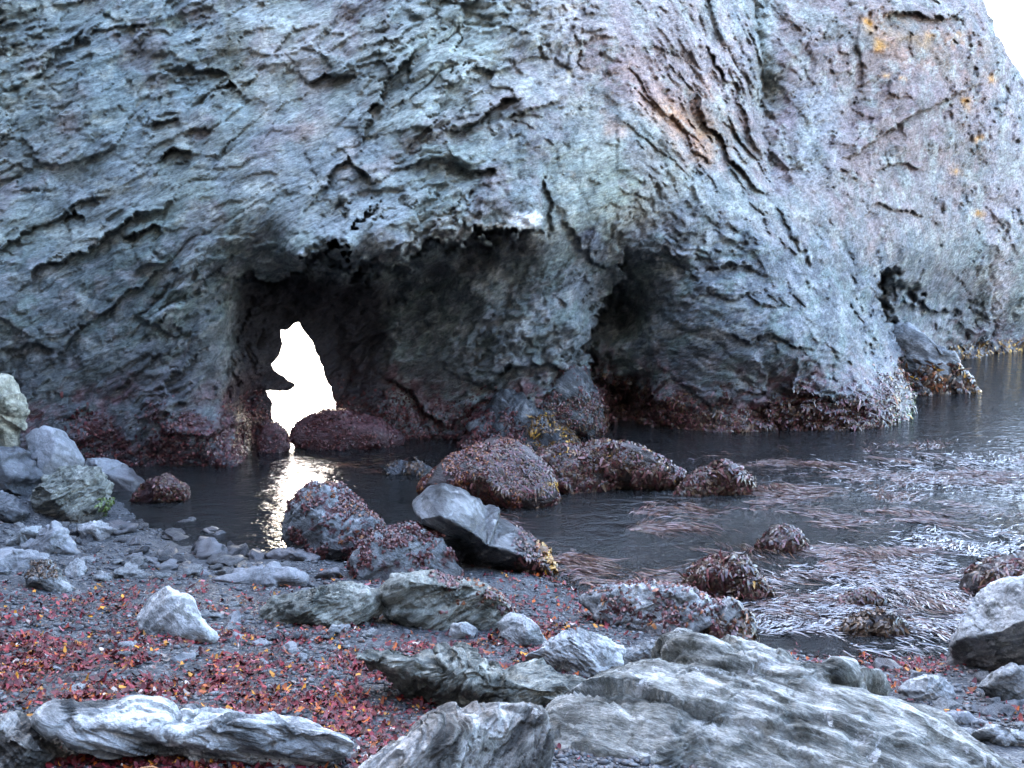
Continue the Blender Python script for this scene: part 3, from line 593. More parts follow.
weed_on(cliff, (0, 0, 0), clv, clf, 160, lambda c, n: (c[:, 2] < 0.12)*(c[:, 2] > -0.02)*(pxc(c)[0] > 885)*(pxc(c)[0] < 915)*1.0, GREEN, (0.05, 0.15), (0.02, 0.04), 15, name='green_weed')

# ------------------------------------------------------------------ rocks
import bmesh
_ico = {}
def ico(k):
    if k not in _ico:
        bm = bmesh.new(); bmesh.ops.create_icosphere(bm, subdivisions=k, radius=1)
        bm.verts.ensure_lookup_table()
        _ico[k] = (np.array([v.co[:] for v in bm.verts]), np.array([[v.index for v in f.verts] for f in bm.faces])); bm.free()
    return _ico[k]
def rock_verts(poly, base, z=None, tilt=15, yaw=0, thick=0.5, back=None, n=2.6, sub=5, cuts=(), rough=1.0, seed=1, strata=(0, 35, 3.0), sink=0.12, rnd=5, push=0.35, centre=None):
    poly = np.array(poly, float)
    rs = np.random.RandomState(seed)
    if z is None:
        z = 0.0
        for _ in range(6):
            b = at_z(base[0], base[1], z); z = float(ground_z(b[:2])[0])
        z = max(z, 0.0)
    b = at_z(base[0], base[1], z)
    t, yw = R(tilt), R(yaw)
    nrm = np.array([math.sin(yw)*math.cos(t), -math.cos(yw)*math.cos(t), math.sin(t)])
    ex = np.array([math.cos(yw), math.sin(yw), 0.0]); ey = np.cross(nrm, ex); ey = ey if ey[2] > 0 else -ey
    # size in metres of the outline at that distance
    d0 = rays(*base); scale = np.linalg.norm(b - np.array([0, 0, CAMZ]))/np.linalg.norm(d0)/F
    T = thick*0.5*min(np.ptp(poly[:, 0]), np.ptp(poly[:, 1])*1.6)*scale if thick < 5 else thick - 5
    Tb = T if back is None else back*T
    o = b - nrm*T*push
    d = rays(poly[:, 0], poly[:, 1])
    tt = ((o - np.array([0, 0, CAMZ])) @ nrm)/(d @ nrm)
    W = d*tt[:, None] + np.array([0, 0, CAMZ]) - o
    uv = np.column_stack([W @ ex, W @ ey])
    c = uv.mean(0) if centre is None else np.array([uv[:, 0].mean(), uv[:, 1].min() + centre*np.ptp(uv[:, 1])])
    lo = uv[:, 1] < c[1]
    uv[lo, 1] -= sink*np.ptp(uv[:, 1])*np.clip((c[1]-uv[lo, 1])/(c[1]-uv[:, 1].min()), 0, 1)
    m = len(uv); dense = np.concatenate([uv[k] + np.linspace(0, 1, 60)[:, None][:-1]*(uv[(k+1) % m]-uv[k]) for k in range(m)]) - c
    th = np.arctan2(dense[:, 1], dense[:, 0]); rr = np.hypot(dense[:, 0], dense[:, 1]); od = np.argsort(th)
    bins = np.linspace(-math.pi, math.pi, 361)[:-1]; rad = np.interp(bins, th[od], rr[od], period=2*math.pi)
    kern = np.hanning(9); kern /= kern.sum(); rad = np.convolve(np.concatenate([rad[-8:], rad, rad[:8]]), kern, 'same')[8:-8]
    S, fc = ico(sub)
    s = np.hypot(S[:, 0], S[:, 1]); ww = S[:, 2]
    k = (np.abs(s)**n + np.abs(ww)**n)**(1/n); s, ww = s/k, ww/k
    ang = np.arctan2(S[:, 1], S[:, 0]); r = np.interp(ang, bins, rad, period=2*math.pi)
    Q = np.column_stack([s*np.cos(ang), s*np.sin(ang), ww])          # normalised blob
    cl = list(cuts)
    for _ in range(rnd):
        g = rs.normal(size=3)*np.array([0.8, 0.8, 1.0]); g[2] = abs(g[2]) + 0.5; g /= np.linalg.norm(g)
        cl.append((*g, rs.uniform(0.68, 0.92)))
    for (a1, a2, a3, dd) in cl:
        g = np.array([a1, a2, a3], float); g /= np.linalg.norm(g)
        pr = Q @ g; Q = Q*np.where(pr > dd, (dd + 0.04*(pr - dd))/np.maximum(pr, 1e-6), 1.0)[:, None]
    def place(rad_):
        rq = np.interp(ang, bins, rad_, period=2*math.pi)
        L = np.column_stack([Q[:, 0]*rq, Q[:, 1]*rq, Q[:, 2]*np.where(Q[:, 2] > 0, T, Tb)])
        return o + c[0]*ex + c[1]*ey + L[:, :1]*ex + L[:, 1:2]*ey + L[:, 2:]*nrm
    # size the solid so that its own outline, not its middle section, has the wanted shape
    cpx = np.array(project((o + c[0]*ex + c[1]*ey)[None]))[:, 0]
    tgt = np.array(project(o + (c[0] + rad*np.cos(bins))[:, None]*ex + (c[1] + rad*np.sin(bins))[:, None]*ey)).T - cpx
    ta, tr_ = np.arctan2(tgt[:, 1], tgt[:, 0]), np.hypot(tgt[:, 0], tgt[:, 1])
    rad2 = rad.copy()
    for _ in range(4):
        g = np.array(project(place(rad2))).T - cpx; ga = np.arctan2(g[:, 1], g[:, 0]); gr = np.hypot(g[:, 0], g[:, 1])
        bi = ((ga + math.pi)/(2*math.pi)*72).astype(int) % 72; mx = np.zeros(72); np.maximum.at(mx, bi, gr)
        tm = np.interp((np.arange(72) + 0.5)/72*2*math.pi - math.pi, np.sort(ta), tr_[np.argsort(ta)], period=2*math.pi)
        kf = np.clip(tm/np.maximum(mx, 1), 0.55, 1.5); kf = (np.roll(kf, 1) + kf*2 + np.roll(kf, -1))/4
        rad2 = rad2*np.interp(ta, (np.arange(72) + 0.5)/72*2*math.pi - math.pi, kf, period=2*math.pi)
    P = place(rad2)
    # broken, bedded surface
    size = max(np.ptp(uv[:, 0]), np.ptp(uv[:, 1])); size = min(size, 1.6)
    fr = 1.0/size
    if len(strata) == 4:
        sn = np.array(strata[:3], float); sn /= np.linalg.norm(sn); sk = strata[3]; strata = (0, 0, 1)
    else: sn = None
    ax, ay, kst = strata
    ca, sa = math.cos(R(ay)), math.sin(R(ay)); cb, sb = math.cos(R(ax)), math.sin(R(ax))
    x1 = P[:, 0]*ca + P[:, 2]*sa; z1 = -P[:, 0]*sa + P[:, 2]*ca; y1 = P[:, 1]*cb + z1*sb; z1 = -P[:, 1]*sb + z1*cb
    B = np.column_stack([x1, y1, z1*kst]) if sn is None else P + (sk - 1)*(P @ sn)[:, None]*sn
    B = B*fr + seed*3.17
    B = B + np.column_stack([fbm(B*1.5, 2, seed), fbm(B*1.5, 2, seed+1), fbm(B*1.5, 2, seed+2)])*0.12
    h = 0.085*blocks(B*1.6, seed) + 0.040*blocks(B*4.2, seed+1) + 0.012*facets(B*3.0, seed+8, 1.5, 0.6) + 0.008*facets(B*8, seed+9, 1.5, 0.7) + 0.03*fbm(B*1.2, 4, seed+2) - 0.03*smooth01(1 - np.abs(fbm(B*1.3, 2, seed+3))*14, 0.2, 1.0) - 0.005
    u = (B[:, 2] if sn is None else (P @ sn)*sk*fr)*(1.5 if sub < 7 else 2.4) + 0.5*fbm(B*0.8, 3, seed+21); h = h + 0.028*(u - np.floor(u))*smooth01(fbm(B*0.9, 2, seed+22), -0.3, 0.2)
    if sub >= 7: h = h + 0.035*facets(B*1.5, seed+30, 1.3, 0.7)
    if sub >= 6: h = h + 0.008*facets(B*12, seed+4, 1.4) + 0.006*fbm(B*16, 3, seed+6)
    N = vnormals(P, fc)
    P = P + N*(h*size*0.62*rough)[:, None]
    return P, fc, b
ROCKS = []
def rock(name, label, cat, poly, base, mat='grey', weed=None, group=None, **kw):
    P, fc, b = rock_verts(poly, base, **kw)
    loc = np.array([P[:, 0].mean(), P[:, 1].mean(), max(P[:, 2].min(), b[2] - 0.05)])
    o = mesh_obj(name, P, fc, M[mat], loc=loc)
    tag(o, label, cat, group); ROCKS.append((P, o))
    for w in (weed or []):
        weed_on(o, loc, P, fc, **w)
    return o
def wd(n, pal, zlo=-0.05, zhi=9, seed=1, cluster=-0.1, up=None, px=None, **kw):
    def mask(c, nr):
        m = (c[:, 2] > zlo)*(c[:, 2] < zhi)*1.0
        if up is not None: m = m*smooth01(nr[:, 2], up-0.2, up+0.2)
        if px is not None:
            x, y = project(c); m = m*((x > px[0])*(x < px[1])*(y > px[2])*(y < px[3]))
        return m
    return dict(n=n, mask=mask, palette=pal, seed=seed, cluster=cluster, **kw)

# --- boulders under the cliff
rock('boulder', 'broad flat-topped block with pink algae at the cliff foot beside the dark crevice', 'boulder',
     [(483, 388), (500, 370), (517, 365), (575, 363), (588, 372), (602, 401), (607, 425), (600, 440), (520, 446), (485, 430)], (560, 438), 'lean', z=0, tilt=12, thick=0.5, n=3.2, sub=5, seed=3,
     weed=[wd(1300, RED + BROWN, zhi=0.55, seed=3, length=(0.03, 0.08)), wd(600, RED, zlo=0.3, seed=203, cluster=0.1, length=(0.03, 0.07))])
rock('boulder', 'pointed slate rock with golden weed skirt behind the red weed mound', 'boulder',
     [(455, 448), (466, 425), (480, 408), (497, 392), (514, 388), (526, 395), (552, 413), (567, 424), (582, 442), (570, 455), (500, 458)], (520, 450), 'lean', z=0, tilt=32, yaw=-14, thick=0.7, n=2.2, sub=5, seed=4, strata=(0, 55, 4),
     cuts=[(0.1, -0.15, 1, 0.45), (0.8, 0.5, 0.5, 0.55)],
     weed=[wd(500, GOLD + BROWN + BROWN, px=(525, 590, 415, 460), seed=5, length=(0.06, 0.16)), wd(600, RED, px=(440, 525, 410, 460), seed=6)])
rock('boulder', 'dark red algae-coated boulder sitting in the tunnel mouth', 'boulder',
     [(288, 440), (293, 421), (305, 412), (325, 411), (345, 412), (367, 415), (392, 426), (407, 437), (395, 450), (320, 452)], (340, 448), 'algae', z=0, tilt=15, thick=0.6, n=2.8, seed=7, rough=0.8,
     weed=[wd(700, RED, seed=8, length=(0.03, 0.07))])
rock('boulder', 'small purple algae boulder at the left foot of the tunnel opening', 'boulder',
     [(258, 440), (265, 424), (277, 421), (288, 433), (290, 446), (275, 458), (258, 455)], (275, 452), 'algae', z=0, tilt=15, thick=0.7, seed=9, sub=4, weed=[wd(200, RED, seed=10, length=(0.03, 0.07))])
rock('outcrop', 'low outcrop fringed with golden kelp jutting from the far headland', 'outcrop',
     [(882, 345), (890, 329), (901, 320), (915, 337), (940, 348), (956, 354), (972, 374), (981, 387), (960, 396), (928, 402), (905, 400)], (945, 394), 'grey', z=0, tilt=20, thick=0.7, n=2.3, seed=12, strata=(0, -30, 3),
     weed=[wd(380, GOLD[:1] + ORNG + BROWN + BROWN, zhi=0.5, px=(900, 990, 358, 400), seed=13, length=(0.12, 0.3), width=(0.02, 0.05), lift=0.03), wd(300, BROWN, zhi=0.25, seed=14)])
# --- mid-pool weed mounds
rock('boulder', 'rounded mound of orange-red weed behind the leaning dark boulder', 'boulder',
     [(415, 490), (423, 477), (453, 454), (482, 441), (500, 438), (529, 448), (552, 471), (562, 498), (545, 510), (497, 508), (440, 500)], (505, 505), 'weedrock', z=0, tilt=25, thick=0.8, n=2.2, seed=15, rough=0.7,
     weed=[wd(2600, ORNG + RED, px=(400, 520, 430, 520), seed=16, length=(0.03, 0.08), width=(0.008, 0.018)), wd(2600, RED + BROWN, px=(470, 580, 445, 520), seed=17, length=(0.05, 0.12)), wd(60, GOLD, px=(540, 565, 480, 510), seed=18)])
rock('boulder', 'long low weed-covered hump stretching right into the pool', 'boulder',
     [(520, 462), (540, 446), (560, 441), (586, 440), (624, 442), (651, 449), (673, 460), (690, 475), (679, 485), (629, 490), (580, 498), (545, 490)], (610, 491), 'weedrock', z=0, tilt=28, thick=0.9, n=2.2, seed=19, rough=0.7,
     weed=[wd(5200, BROWN + RED, seed=20, length=(0.05, 0.13), width=(0.012, 0.028), lift=0.02), wd(160, GOLD + ORNG, seed=21, up=0.6)])
rock('boulder', 'small domed weed mound at the right end of the long hump', 'boulder',
     [(672, 496), (684, 482), (698, 470), (725, 459), (741, 467), (753, 480), (745, 493), (705, 499)], (715, 494), 'weedrock', z=0, tilt=25, thick=0.9, n=2.1, seed=22, rough=0.7,
     weed=[wd(1800, BROWN + RED, seed=23, length=(0.06, 0.15), width=(0.014, 0.03), lift=0.02)])
rock('boulder', 'small reddish weed lump awash near the middle of the floating kelp', 'boulder',
     [(755, 546), (770, 530), (788, 526), (806, 538), (803, 552), (770, 554)], (782, 550), 'weedrock', z=0, tilt=30, thick=0.8, seed=24, sub=4, weed=[wd(800, RED + BROWN, seed=25, length=(0.05, 0.12))])
rock('boulder', 'glossy domed weed rock awash just behind the pale spotted rock', 'boulder',
     [(682, 584), (694, 570), (708, 560), (728, 552), (746, 561), (757, 574), (771, 589), (755, 600), (705, 598)], (728, 596), 'weedrock', z=0, tilt=25, thick=0.9, seed=26, n=2.2, sub=5,
     weed=[wd(2200, BROWN + RED, seed=27, length=(0.06, 0.14), lift=0.02), wd(40, GOLD, px=(745, 775, 560, 590), seed=28)])
rock('boulder', 'low brown weedy rock ringed by pale floating kelp', 'boulder',
     [(838, 628), (858, 616), (885, 609), (910, 626), (903, 634), (850, 636)], (875, 633), 'weedrock', z=0, tilt=30, thick=0.8, seed=29, sub=4, weed=[wd(900, BROWN, seed=30, length=(0.05, 0.12))])
rock('boulder', 'flat pinkish weed rock barely above water amid pale kelp', 'boulder',
     [(832, 604), (850, 592), (872, 591), (888, 598), (880, 606), (850, 608)], (862, 604), 'weedrock', z=0, tilt=35, thick=0.6, seed=31, sub=4, weed=[wd(400, RED + BROWN, seed=32, length=(0.05, 0.1))])
rock('stone', 'half-sunk grey stone in the channel before the tunnel', 'rock',
     [(384, 470), (395, 461), (420, 460), (434, 468), (425, 477), (392, 477)], (410, 475), 'dark', z=0, tilt=35, thick=0.6, seed=33, sub=4, weed=[wd(120, BROWN, seed=34)])
# --- centre boulders
rock('boulder', 'upright boulder speckled with dark maroon weed, left of the leaning boulder', 'boulder',
     [(282, 532), (287, 502), (304, 486), (325, 481), (345, 486), (365, 505), (384, 522), (385, 540), (360, 556), (331, 562), (296, 552)], (330, 556), 'spot', tilt=20, yaw=-12, thick=0.9, n=2.4, sub=6, seed=36, rough=0.7,
     weed=[wd(800, RED, cluster=0.16, seed=37, length=(0.03, 0.07), freq=6), wd(350, RED + ORNG, px=(340, 390, 500, 560), seed=38, length=(0.03, 0.07)), wd(120, ORNG, px=(285, 335, 478, 500), seed=39, length=(0.02, 0.05))])
rock('boulder', 'sloping grey boulder dotted with maroon weed, wedged before the leaning boulder', 'boulder',
     [(348, 560), (358, 545), (382, 527), (416, 521), (440, 534), (457, 556), (464, 571), (455, 584), (400, 588), (352, 584)], (410, 580), 'spot', tilt=32, yaw=12, thick=0.8, n=2.4, sub=6, seed=40, rough=0.6,
     weed=[wd(650, RED, cluster=0.18, seed=41, length=(0.03, 0.07), freq=7), wd(300, RED, px=(345, 440, 520, 545), seed=42, length=(0.03, 0.06))])
rock('boulder', 'large leaning dark boulder with pale back and golden kelp on its right tip', 'boulder',
     [(409, 507), (423, 490), (440, 482), (460, 486), (477, 498), (497, 512), (511, 525), (538, 539), (555, 559), (548, 575), (528, 580), (497, 580), (467, 582), (455, 552), (440, 533), (418, 520)], (500, 574), 'lean', z=0, tilt=0, yaw=8, thick=1.0, n=2.5, sub=6, seed=44,
     strata=(0, 38, 3), rough=0.4, rnd=0, cuts=[(-0.25, -0.6, 0.76, 0.40), (0.45, 0.62, 0.64, 0.50)],
     weed=[wd(240, BROWN + RED, px=(515, 560, 515, 582), seed=45, length=(0.04, 0.1)), wd(110, GOLD + GOLD + ORNG, px=(536, 562, 545, 582), seed=46, length=(0.06, 0.15), width=(0.014, 0.03), name='kelp_fronds', lift=0.03)])
# --- low rocks on the shingle
rock('boulder', 'low mossy grey-green rock at the left end of the long row', 'boulder',
     [(259, 610), (270, 599), (300, 591), (325, 584), (352, 584), (382, 592), (388, 612), (360, 626), (301, 630), (264, 632)], (320, 626), 'greygreen', tilt=25, thick=0.9, sub=6, seed=50, strata=(0, 15, 3))
rock('boulder', 'long humped grey rock on the shingle with maroon weed along its crest', 'boulder',
     [(378, 592), (392, 573), (430, 568), (457, 576), (497, 592), (521, 610), (530, 628), (515, 640), (470, 632), (430, 625), (386, 618)], (440, 626), 'greygreen', tilt=15, yaw=5, thick=0.9, sub=6, seed=52, strata=(0, 25, 4), n=2.6,
     cuts=[(0.1, -0.1, 1, 0.55)], weed=[wd(240, RED, px=(430, 530, 570, 612), seed=53, length=(0.03, 0.06), cluster=0.05, freq=6), wd(60, ORNG, px=(455, 525, 575, 605), seed=54, length=(0.02, 0.05))])
rock('stone', 'rounded grey stone at the right foot of the long humped rock', 'rock',
     [(497, 622), (510, 612), (524, 613), (540, 627), (548, 641), (540, 649), (515, 645), (500, 637)], (522, 643), 'grey', tilt=20, thick=1.0, sub=5, seed=56)
rock('stone', 'pale triangular stone lying alone on the red-littered shingle', 'rock',
     [(137, 617), (147, 597), (167, 585), (190, 596), (203, 617), (225, 635), (222, 645), (191, 646), (153, 638), (139, 629)], (190, 641), 'pale', tilt=45, thick=0.7, sub=5, seed=57, rough=0.6)
rock('slab', 'flat smooth grey slab at the pool edge below the speckled boulder', 'slab',
     [(205, 582), (235, 568), (280, 564), (310, 574), (307, 586), (270, 591), (225, 588)], (265, 588), 'smooth', tilt=68, thick=0.6, sub=5, seed=58, rough=0.5)
rock('stone', 'dark flat stone between the smooth slab and the spotted sloping boulder', 'rock',
     [(313, 577), (322, 570), (340, 568), (344, 577), (330, 582)], (330, 580), 'smooth', tilt=45, thick=0.8, sub=4, seed=59)
rock('stone', 'flat layered stone at the waterline left of the speckled boulder', 'rock',
     [(262, 556), (275, 547), (300, 548), (322, 557), (315, 563), (275, 563)], (290, 561), 'smooth', tilt=50, thick=0.7, sub=4, seed=60)
rock('stone', 'small pale angular stone on the red litter below the long humped rock', 'rock',
     [(448, 634), (452, 624), (468, 622), (478, 629), (474, 638), (455, 640)], (463, 638), 'pale', tilt=30, thick=0.9, sub=4, seed=61)
rock('stone', 'small grey stone on the shingle just below the mossy rock', 'rock',
     [(325, 634), (332, 624), (342, 626), (341, 633), (333, 637)], (333, 636), 'grey', tilt=30, thick=0.9, sub=4, seed=62)
# --- left bank
rock('boulder', 'boulder with ochre-pale crown at the left edge of the photo', 'boulder',
     [(-30, 375), (0, 374), (12, 376), (22, 388), (31, 410), (25, 428), (12, 442), (-10, 450), (-30, 450)], (0, 470), 'crown', z=0.45, tilt=10, thick=1.0, sub=5, seed=64, cuts=[(0.2, -0.6, 0.75, 0.5)], strata=(0, 40, 3))
rock('boulder', 'dark shaded boulder carrying the ochre-crowned one', 'boulder',
     [(-40, 446), (0, 444), (28, 450), (46, 474), (34, 492), (-10, 497), (-40, 492)], (10, 490), 'dark', z=0.33, tilt=10, thick=0.9, sub=5, seed=65)
rock('boulder', 'smooth rounded bluish boulder leaning above the craggy greenish one', 'boulder',
     [(24, 436), (34, 428), (47, 425), (62, 430), (76, 444), (86, 458), (80, 473), (60, 480), (44, 480), (30, 456)], (62, 482), 'smooth', z=0.3, tilt=20, thick=0.9, sub=5, seed=66, rough=0.3, rnd=2, strata=(0, 50, 1.5))
rock('boulder', 'craggy grey-green boulder overhanging its base beside the left shore', 'boulder',
     [(28, 512), (36, 486), (47, 476), (62, 468), (80, 463), (103, 471), (113, 486), (111, 502), (96, 516), (75, 525), (47, 523)], (75, 521), 'greygreen', tilt=12, thick=1.0, sub=6, seed=67, strata=(0, 20, 3), rough=1.3,
     weed=[wd(120, GREEN, px=(98, 116, 498, 520), seed=68, length=(0.02, 0.05), name='green_moss')])
rock('boulder', 'grey wedge boulder behind and right of the craggy greenish one', 'boulder',
     [(82, 464), (88, 456), (103, 457), (125, 463), (145, 479), (142, 491), (115, 494), (95, 480)], (120, 490), 'smooth', tilt=15, thick=0.9, sub=5, seed=69, rough=0.7)
rock('boulder', 'squat purple weed-coated boulder at the left pool edge', 'boulder',
     [(129, 500), (138, 488), (150, 479), (169, 475), (188, 486), (189, 499), (165, 505), (140, 505)], (160, 502), 'algae', tilt=20, thick=0.9, sub=5, seed=70, weed=[wd(900, RED + BROWN, seed=71, length=(0.03, 0.06))])
rock('boulder', 'dark low boulder cut by the left edge below the shaded one', 'boulder',
     [(-30, 496), (-5, 490), (18, 497), (32, 511), (20, 520), (-30, 522)], (8, 518), 'dark', tilt=15, thick=0.9, sub=5, seed=72)
rock('stone', 'small stone with one whitish end below the craggy boulder', 'rock',
     [(76, 526), (90, 521), (106, 522), (115, 530), (104, 542), (82, 543)], (95, 541), 'pale', tilt=30, thick=0.9, sub=4, seed=73, cuts=[(0.9, 0.1, 0.4, 0.6)])
rock('stone', 'dark tent-shaped stone beside the left shore', 'rock',
     [(27, 546), (40, 530), (56, 520), (67, 530), (82, 552), (64, 558), (35, 555)], (58, 554), 'smooth', tilt=20, thick=0.9, n=2.0, sub=5, seed=74, cuts=[(-0.4, 0.2, 0.9, 0.5)])
rock('stone', 'pale slanting slab stone left of the tent-shaped stone', 'slab',
     [(5, 542), (20, 531), (38, 526), (42, 533), (24, 547), (8, 549)], (20, 547), 'pale', tilt=50, thick=0.7, sub=4, seed=75)
rock('slab', 'smooth tilted grey slab at the left edge above the brown-capped rock', 'slab',
     [(-20, 556), (0, 549), (19, 548), (40, 555), (54, 561), (30, 575), (5, 576), (-20, 574)], (20, 573), 'smooth', tilt=45, thick=0.7, sub=5, seed=76, rough=0.6)
rock('stone', 'lumpy rock with a brown barnacle cap on the upper left shingle', 'rock',
     [(24, 580), (30, 563), (47, 560), (57, 567), (76, 588), (70, 593), (58, 593), (26, 588)], (48, 590), 'grey', tilt=25, thick=0.9, sub=5, seed=77, weed=[wd(150, BROWN, px=(25, 56, 555, 578), seed=78, length=(0.01, 0.03))])
# --- foreground right
rock('boulder', 'pale blue-grey rock splashed with maroon weed at the edge of the pool', 'boulder',
     [(581, 598), (598, 586), (642, 581), (678, 584), (708, 594), (722, 606), (716, 628), (690, 640), (648, 640), (606, 632), (592, 614)], (650, 634), 'pale', tilt=42, yaw=-8, thick=0.8, sub=6, seed=80, cuts=[(-0.2, -0.1, 1, 0.5), (0.1, 0.8, 0.6, 0.6)],
     weed=[wd(260, RED, cluster=0.2, seed=81, length=(0.03, 0.08), freq=6), wd(200, ORNG + RED, up=0.85, cluster=0.0, seed=82, length=(0.03, 0.07))])
rock('boulder', 'weed-draped pyramid rock right of the pale spotted rock', 'boulder',
     [(686, 638), (700, 618), (712, 605), (727, 594), (741, 602), (748, 618), (760, 645), (735, 652), (700, 648)], (725, 645), 'grey', tilt=20, thick=0.9, n=2.0, sub=5, seed=84, cuts=[(0.5, -0.2, 0.8, 0.5)],
     weed=[wd(700, BROWN + RED, px=(685, 735, 594, 650), seed=85, length=(0.04, 0.1)), wd(250, BROWN + ORNG, px=(735, 765, 594, 650), seed=86)])
rock('boulder', 'big streaked grey slab filling the lower right foreground', 'slab',
     [(538, 722), (553, 701), (575, 688), (598, 677), (634, 668), (645, 655), (668, 639), (720, 634), (752, 639), (800, 655), (850, 670), (885, 683), (917, 700), (930, 716), (968, 730), (1030, 756), (1080, 820), (950, 900), (700, 900), (560, 880), (530, 790)], (760, 790), 'slab', z=0.45, tilt=60, yaw=-10, thick=0.36, back=2, n=2.7, sub=7, seed=88,
     strata=(0.45, 0.85, 0.25, 3.2), rough=0.6, rnd=0, push=0.5, sink=0.0)
rock('boulder', 'pale weathered rock tucked behind the left shoulder of the big streaked slab', 'boulder',
     [(521, 658), (540, 645), (559, 635), (580, 627), (598, 634), (623, 647), (622, 668), (600, 682), (577, 680), (545, 672)], (585, 676), 'pale', tilt=40, thick=0.8, sub=6, seed=90, strata=(0, -30, 3))
rock('boulder', 'small dark shelf rock at the upper shoulder of the big streaked slab', 'rock',
     [(606, 664), (622, 650), (645, 640), (672, 635), (690, 642), (660, 660), (630, 674), (612, 674)], (640, 668), 'grey', tilt=40, thick=0.8, sub=5, seed=91, strata=(0, -20, 4))
rock('boulder', 'greenish ribbed rock with an overhanging left nose in the centre foreground', 'boulder',
     [(350, 651), (371, 645), (412, 653), (462, 648), (494, 660), (530, 664), (565, 674), (600, 675), (592, 692), (553, 704), (524, 712), (483, 718), (448, 718), (415, 698), (386, 684), (362, 668)], (490, 714), 'greygreen', tilt=12, thick=1.0, n=3.0, sub=7, seed=92,
     strata=(20, 60, 3), rough=0.9, rnd=1, cuts=[(-0.4, -0.65, 0.75, 0.40), (0, 0.5, 0.9, 0.55)])
rock('boulder', 'brown-streaked rock rising from the bottom edge left of the big slab', 'boulder',
     [(352, 775), (372, 757), (395, 739), (424, 720), (459, 711), (500, 704), (538, 710), (550, 742), (548, 775), (540, 800), (420, 810), (350, 800)], (450, 800), 'rib', z=0.6, tilt=30, yaw=10, thick=0.8, sub=7, seed=94, strata=(15, 35, 3.5), rough=0.8, rnd=2, sink=0)
rock('slab', 'long pale streaked slab lying across the lower left foreground', 'slab',
     [(37, 715), (44, 705), (55, 700), (90, 704), (153, 701), (208, 712), (280, 716), (313, 719), (358, 732), (359, 743), (345, 762), (320, 782), (215, 784), (190, 762), (153, 756), (104, 762), (72, 752), (52, 732)], (205, 770), 'plank', tilt=22, yaw=4, thick=0.9, n=3.6, sub=7, seed=96,
     strata=(20, -20, 3.5), rough=0.7, rnd=0, cuts=[(0.15, -0.55, 0.8, 0.38), (0, 0.8, 0.6, 0.45)], sink=0.05)
rock('boulder', 'cracked pale rock in the bottom left corner', 'boulder',
     [(-30, 722), (0, 715), (16, 712), (36, 723), (60, 740), (74, 752), (66, 765), (36, 775), (-30, 782)], (25, 772), 'rib', tilt=30, thick=0.9, sub=6, seed=98, strata=(0, -35, 4), rough=1.2)
rock('boulder', 'large pale boulder with a dark undercut at the right edge of the photo', 'boulder',
     [(945, 662), (950, 645), (957, 628), (968, 610), (980, 592), (998, 581), (1030, 573), (1075, 575), (1100, 620), (1080, 672), (1020, 682), (970, 680)], (1000, 676), 'pale', tilt=8, yaw=-25, thick=0.9, n=3.0, sub=6, seed=100, rnd=2, rough=0.8, cuts=[(0.15, -0.75, 0.65, 0.28), (-0.5, 0.4, 0.7, 0.55)])
rock('boulder', 'dark brown weed-wrapped rock behind the pale boulder at the right edge', 'boulder',
     [(955, 588), (962, 575), (975, 566), (992, 558), (1030, 550), (1065, 556), (1070, 585), (1030, 596), (985, 597)], (990, 594), 'weedrock', z=0, tilt=15, thick=0.8, sub=5, seed=102, weed=[wd(1500, BROWN + RED, seed=103, length=(0.06, 0.15), width=(0.008, 0.018))])
rock('boulder', 'mottled grey rock at the right edge below the undercut boulder', 'boulder',
     [(978, 686), (990, 673), (1006, 665), (1035, 667), (1050, 690), (1035, 708), (995, 704)], (1010, 703), 'grey', tilt=30, thick=0.8, sub=5, seed=104)
rock('stone', 'knobbly white-topped stone between the big slab and the right edge boulder', 'rock',
     [(897, 690), (910, 679), (926, 674), (945, 678), (957, 694), (945, 706), (915, 704)], (928, 702), 'pale', tilt=25, thick=0.9, sub=5, seed=105, rough=1.3)
rock('stone', 'flat bluish stone lying at the right rim of the big slab', 'rock',
     [(932, 718), (945, 711), (970, 712), (980, 720), (965, 727), (940, 727)], (955, 725), 'smooth', tilt=40, thick=0.8, sub=4, seed=106)
rock('slab', 'pale flat stone at the right edge just above the big slab', 'slab',
     [(964, 734), (985, 726), (1010, 728), (1040, 736), (1040, 752), (1000, 750)], (1005, 747), 'pale', tilt=50, thick=0.8, sub=5, seed=107)

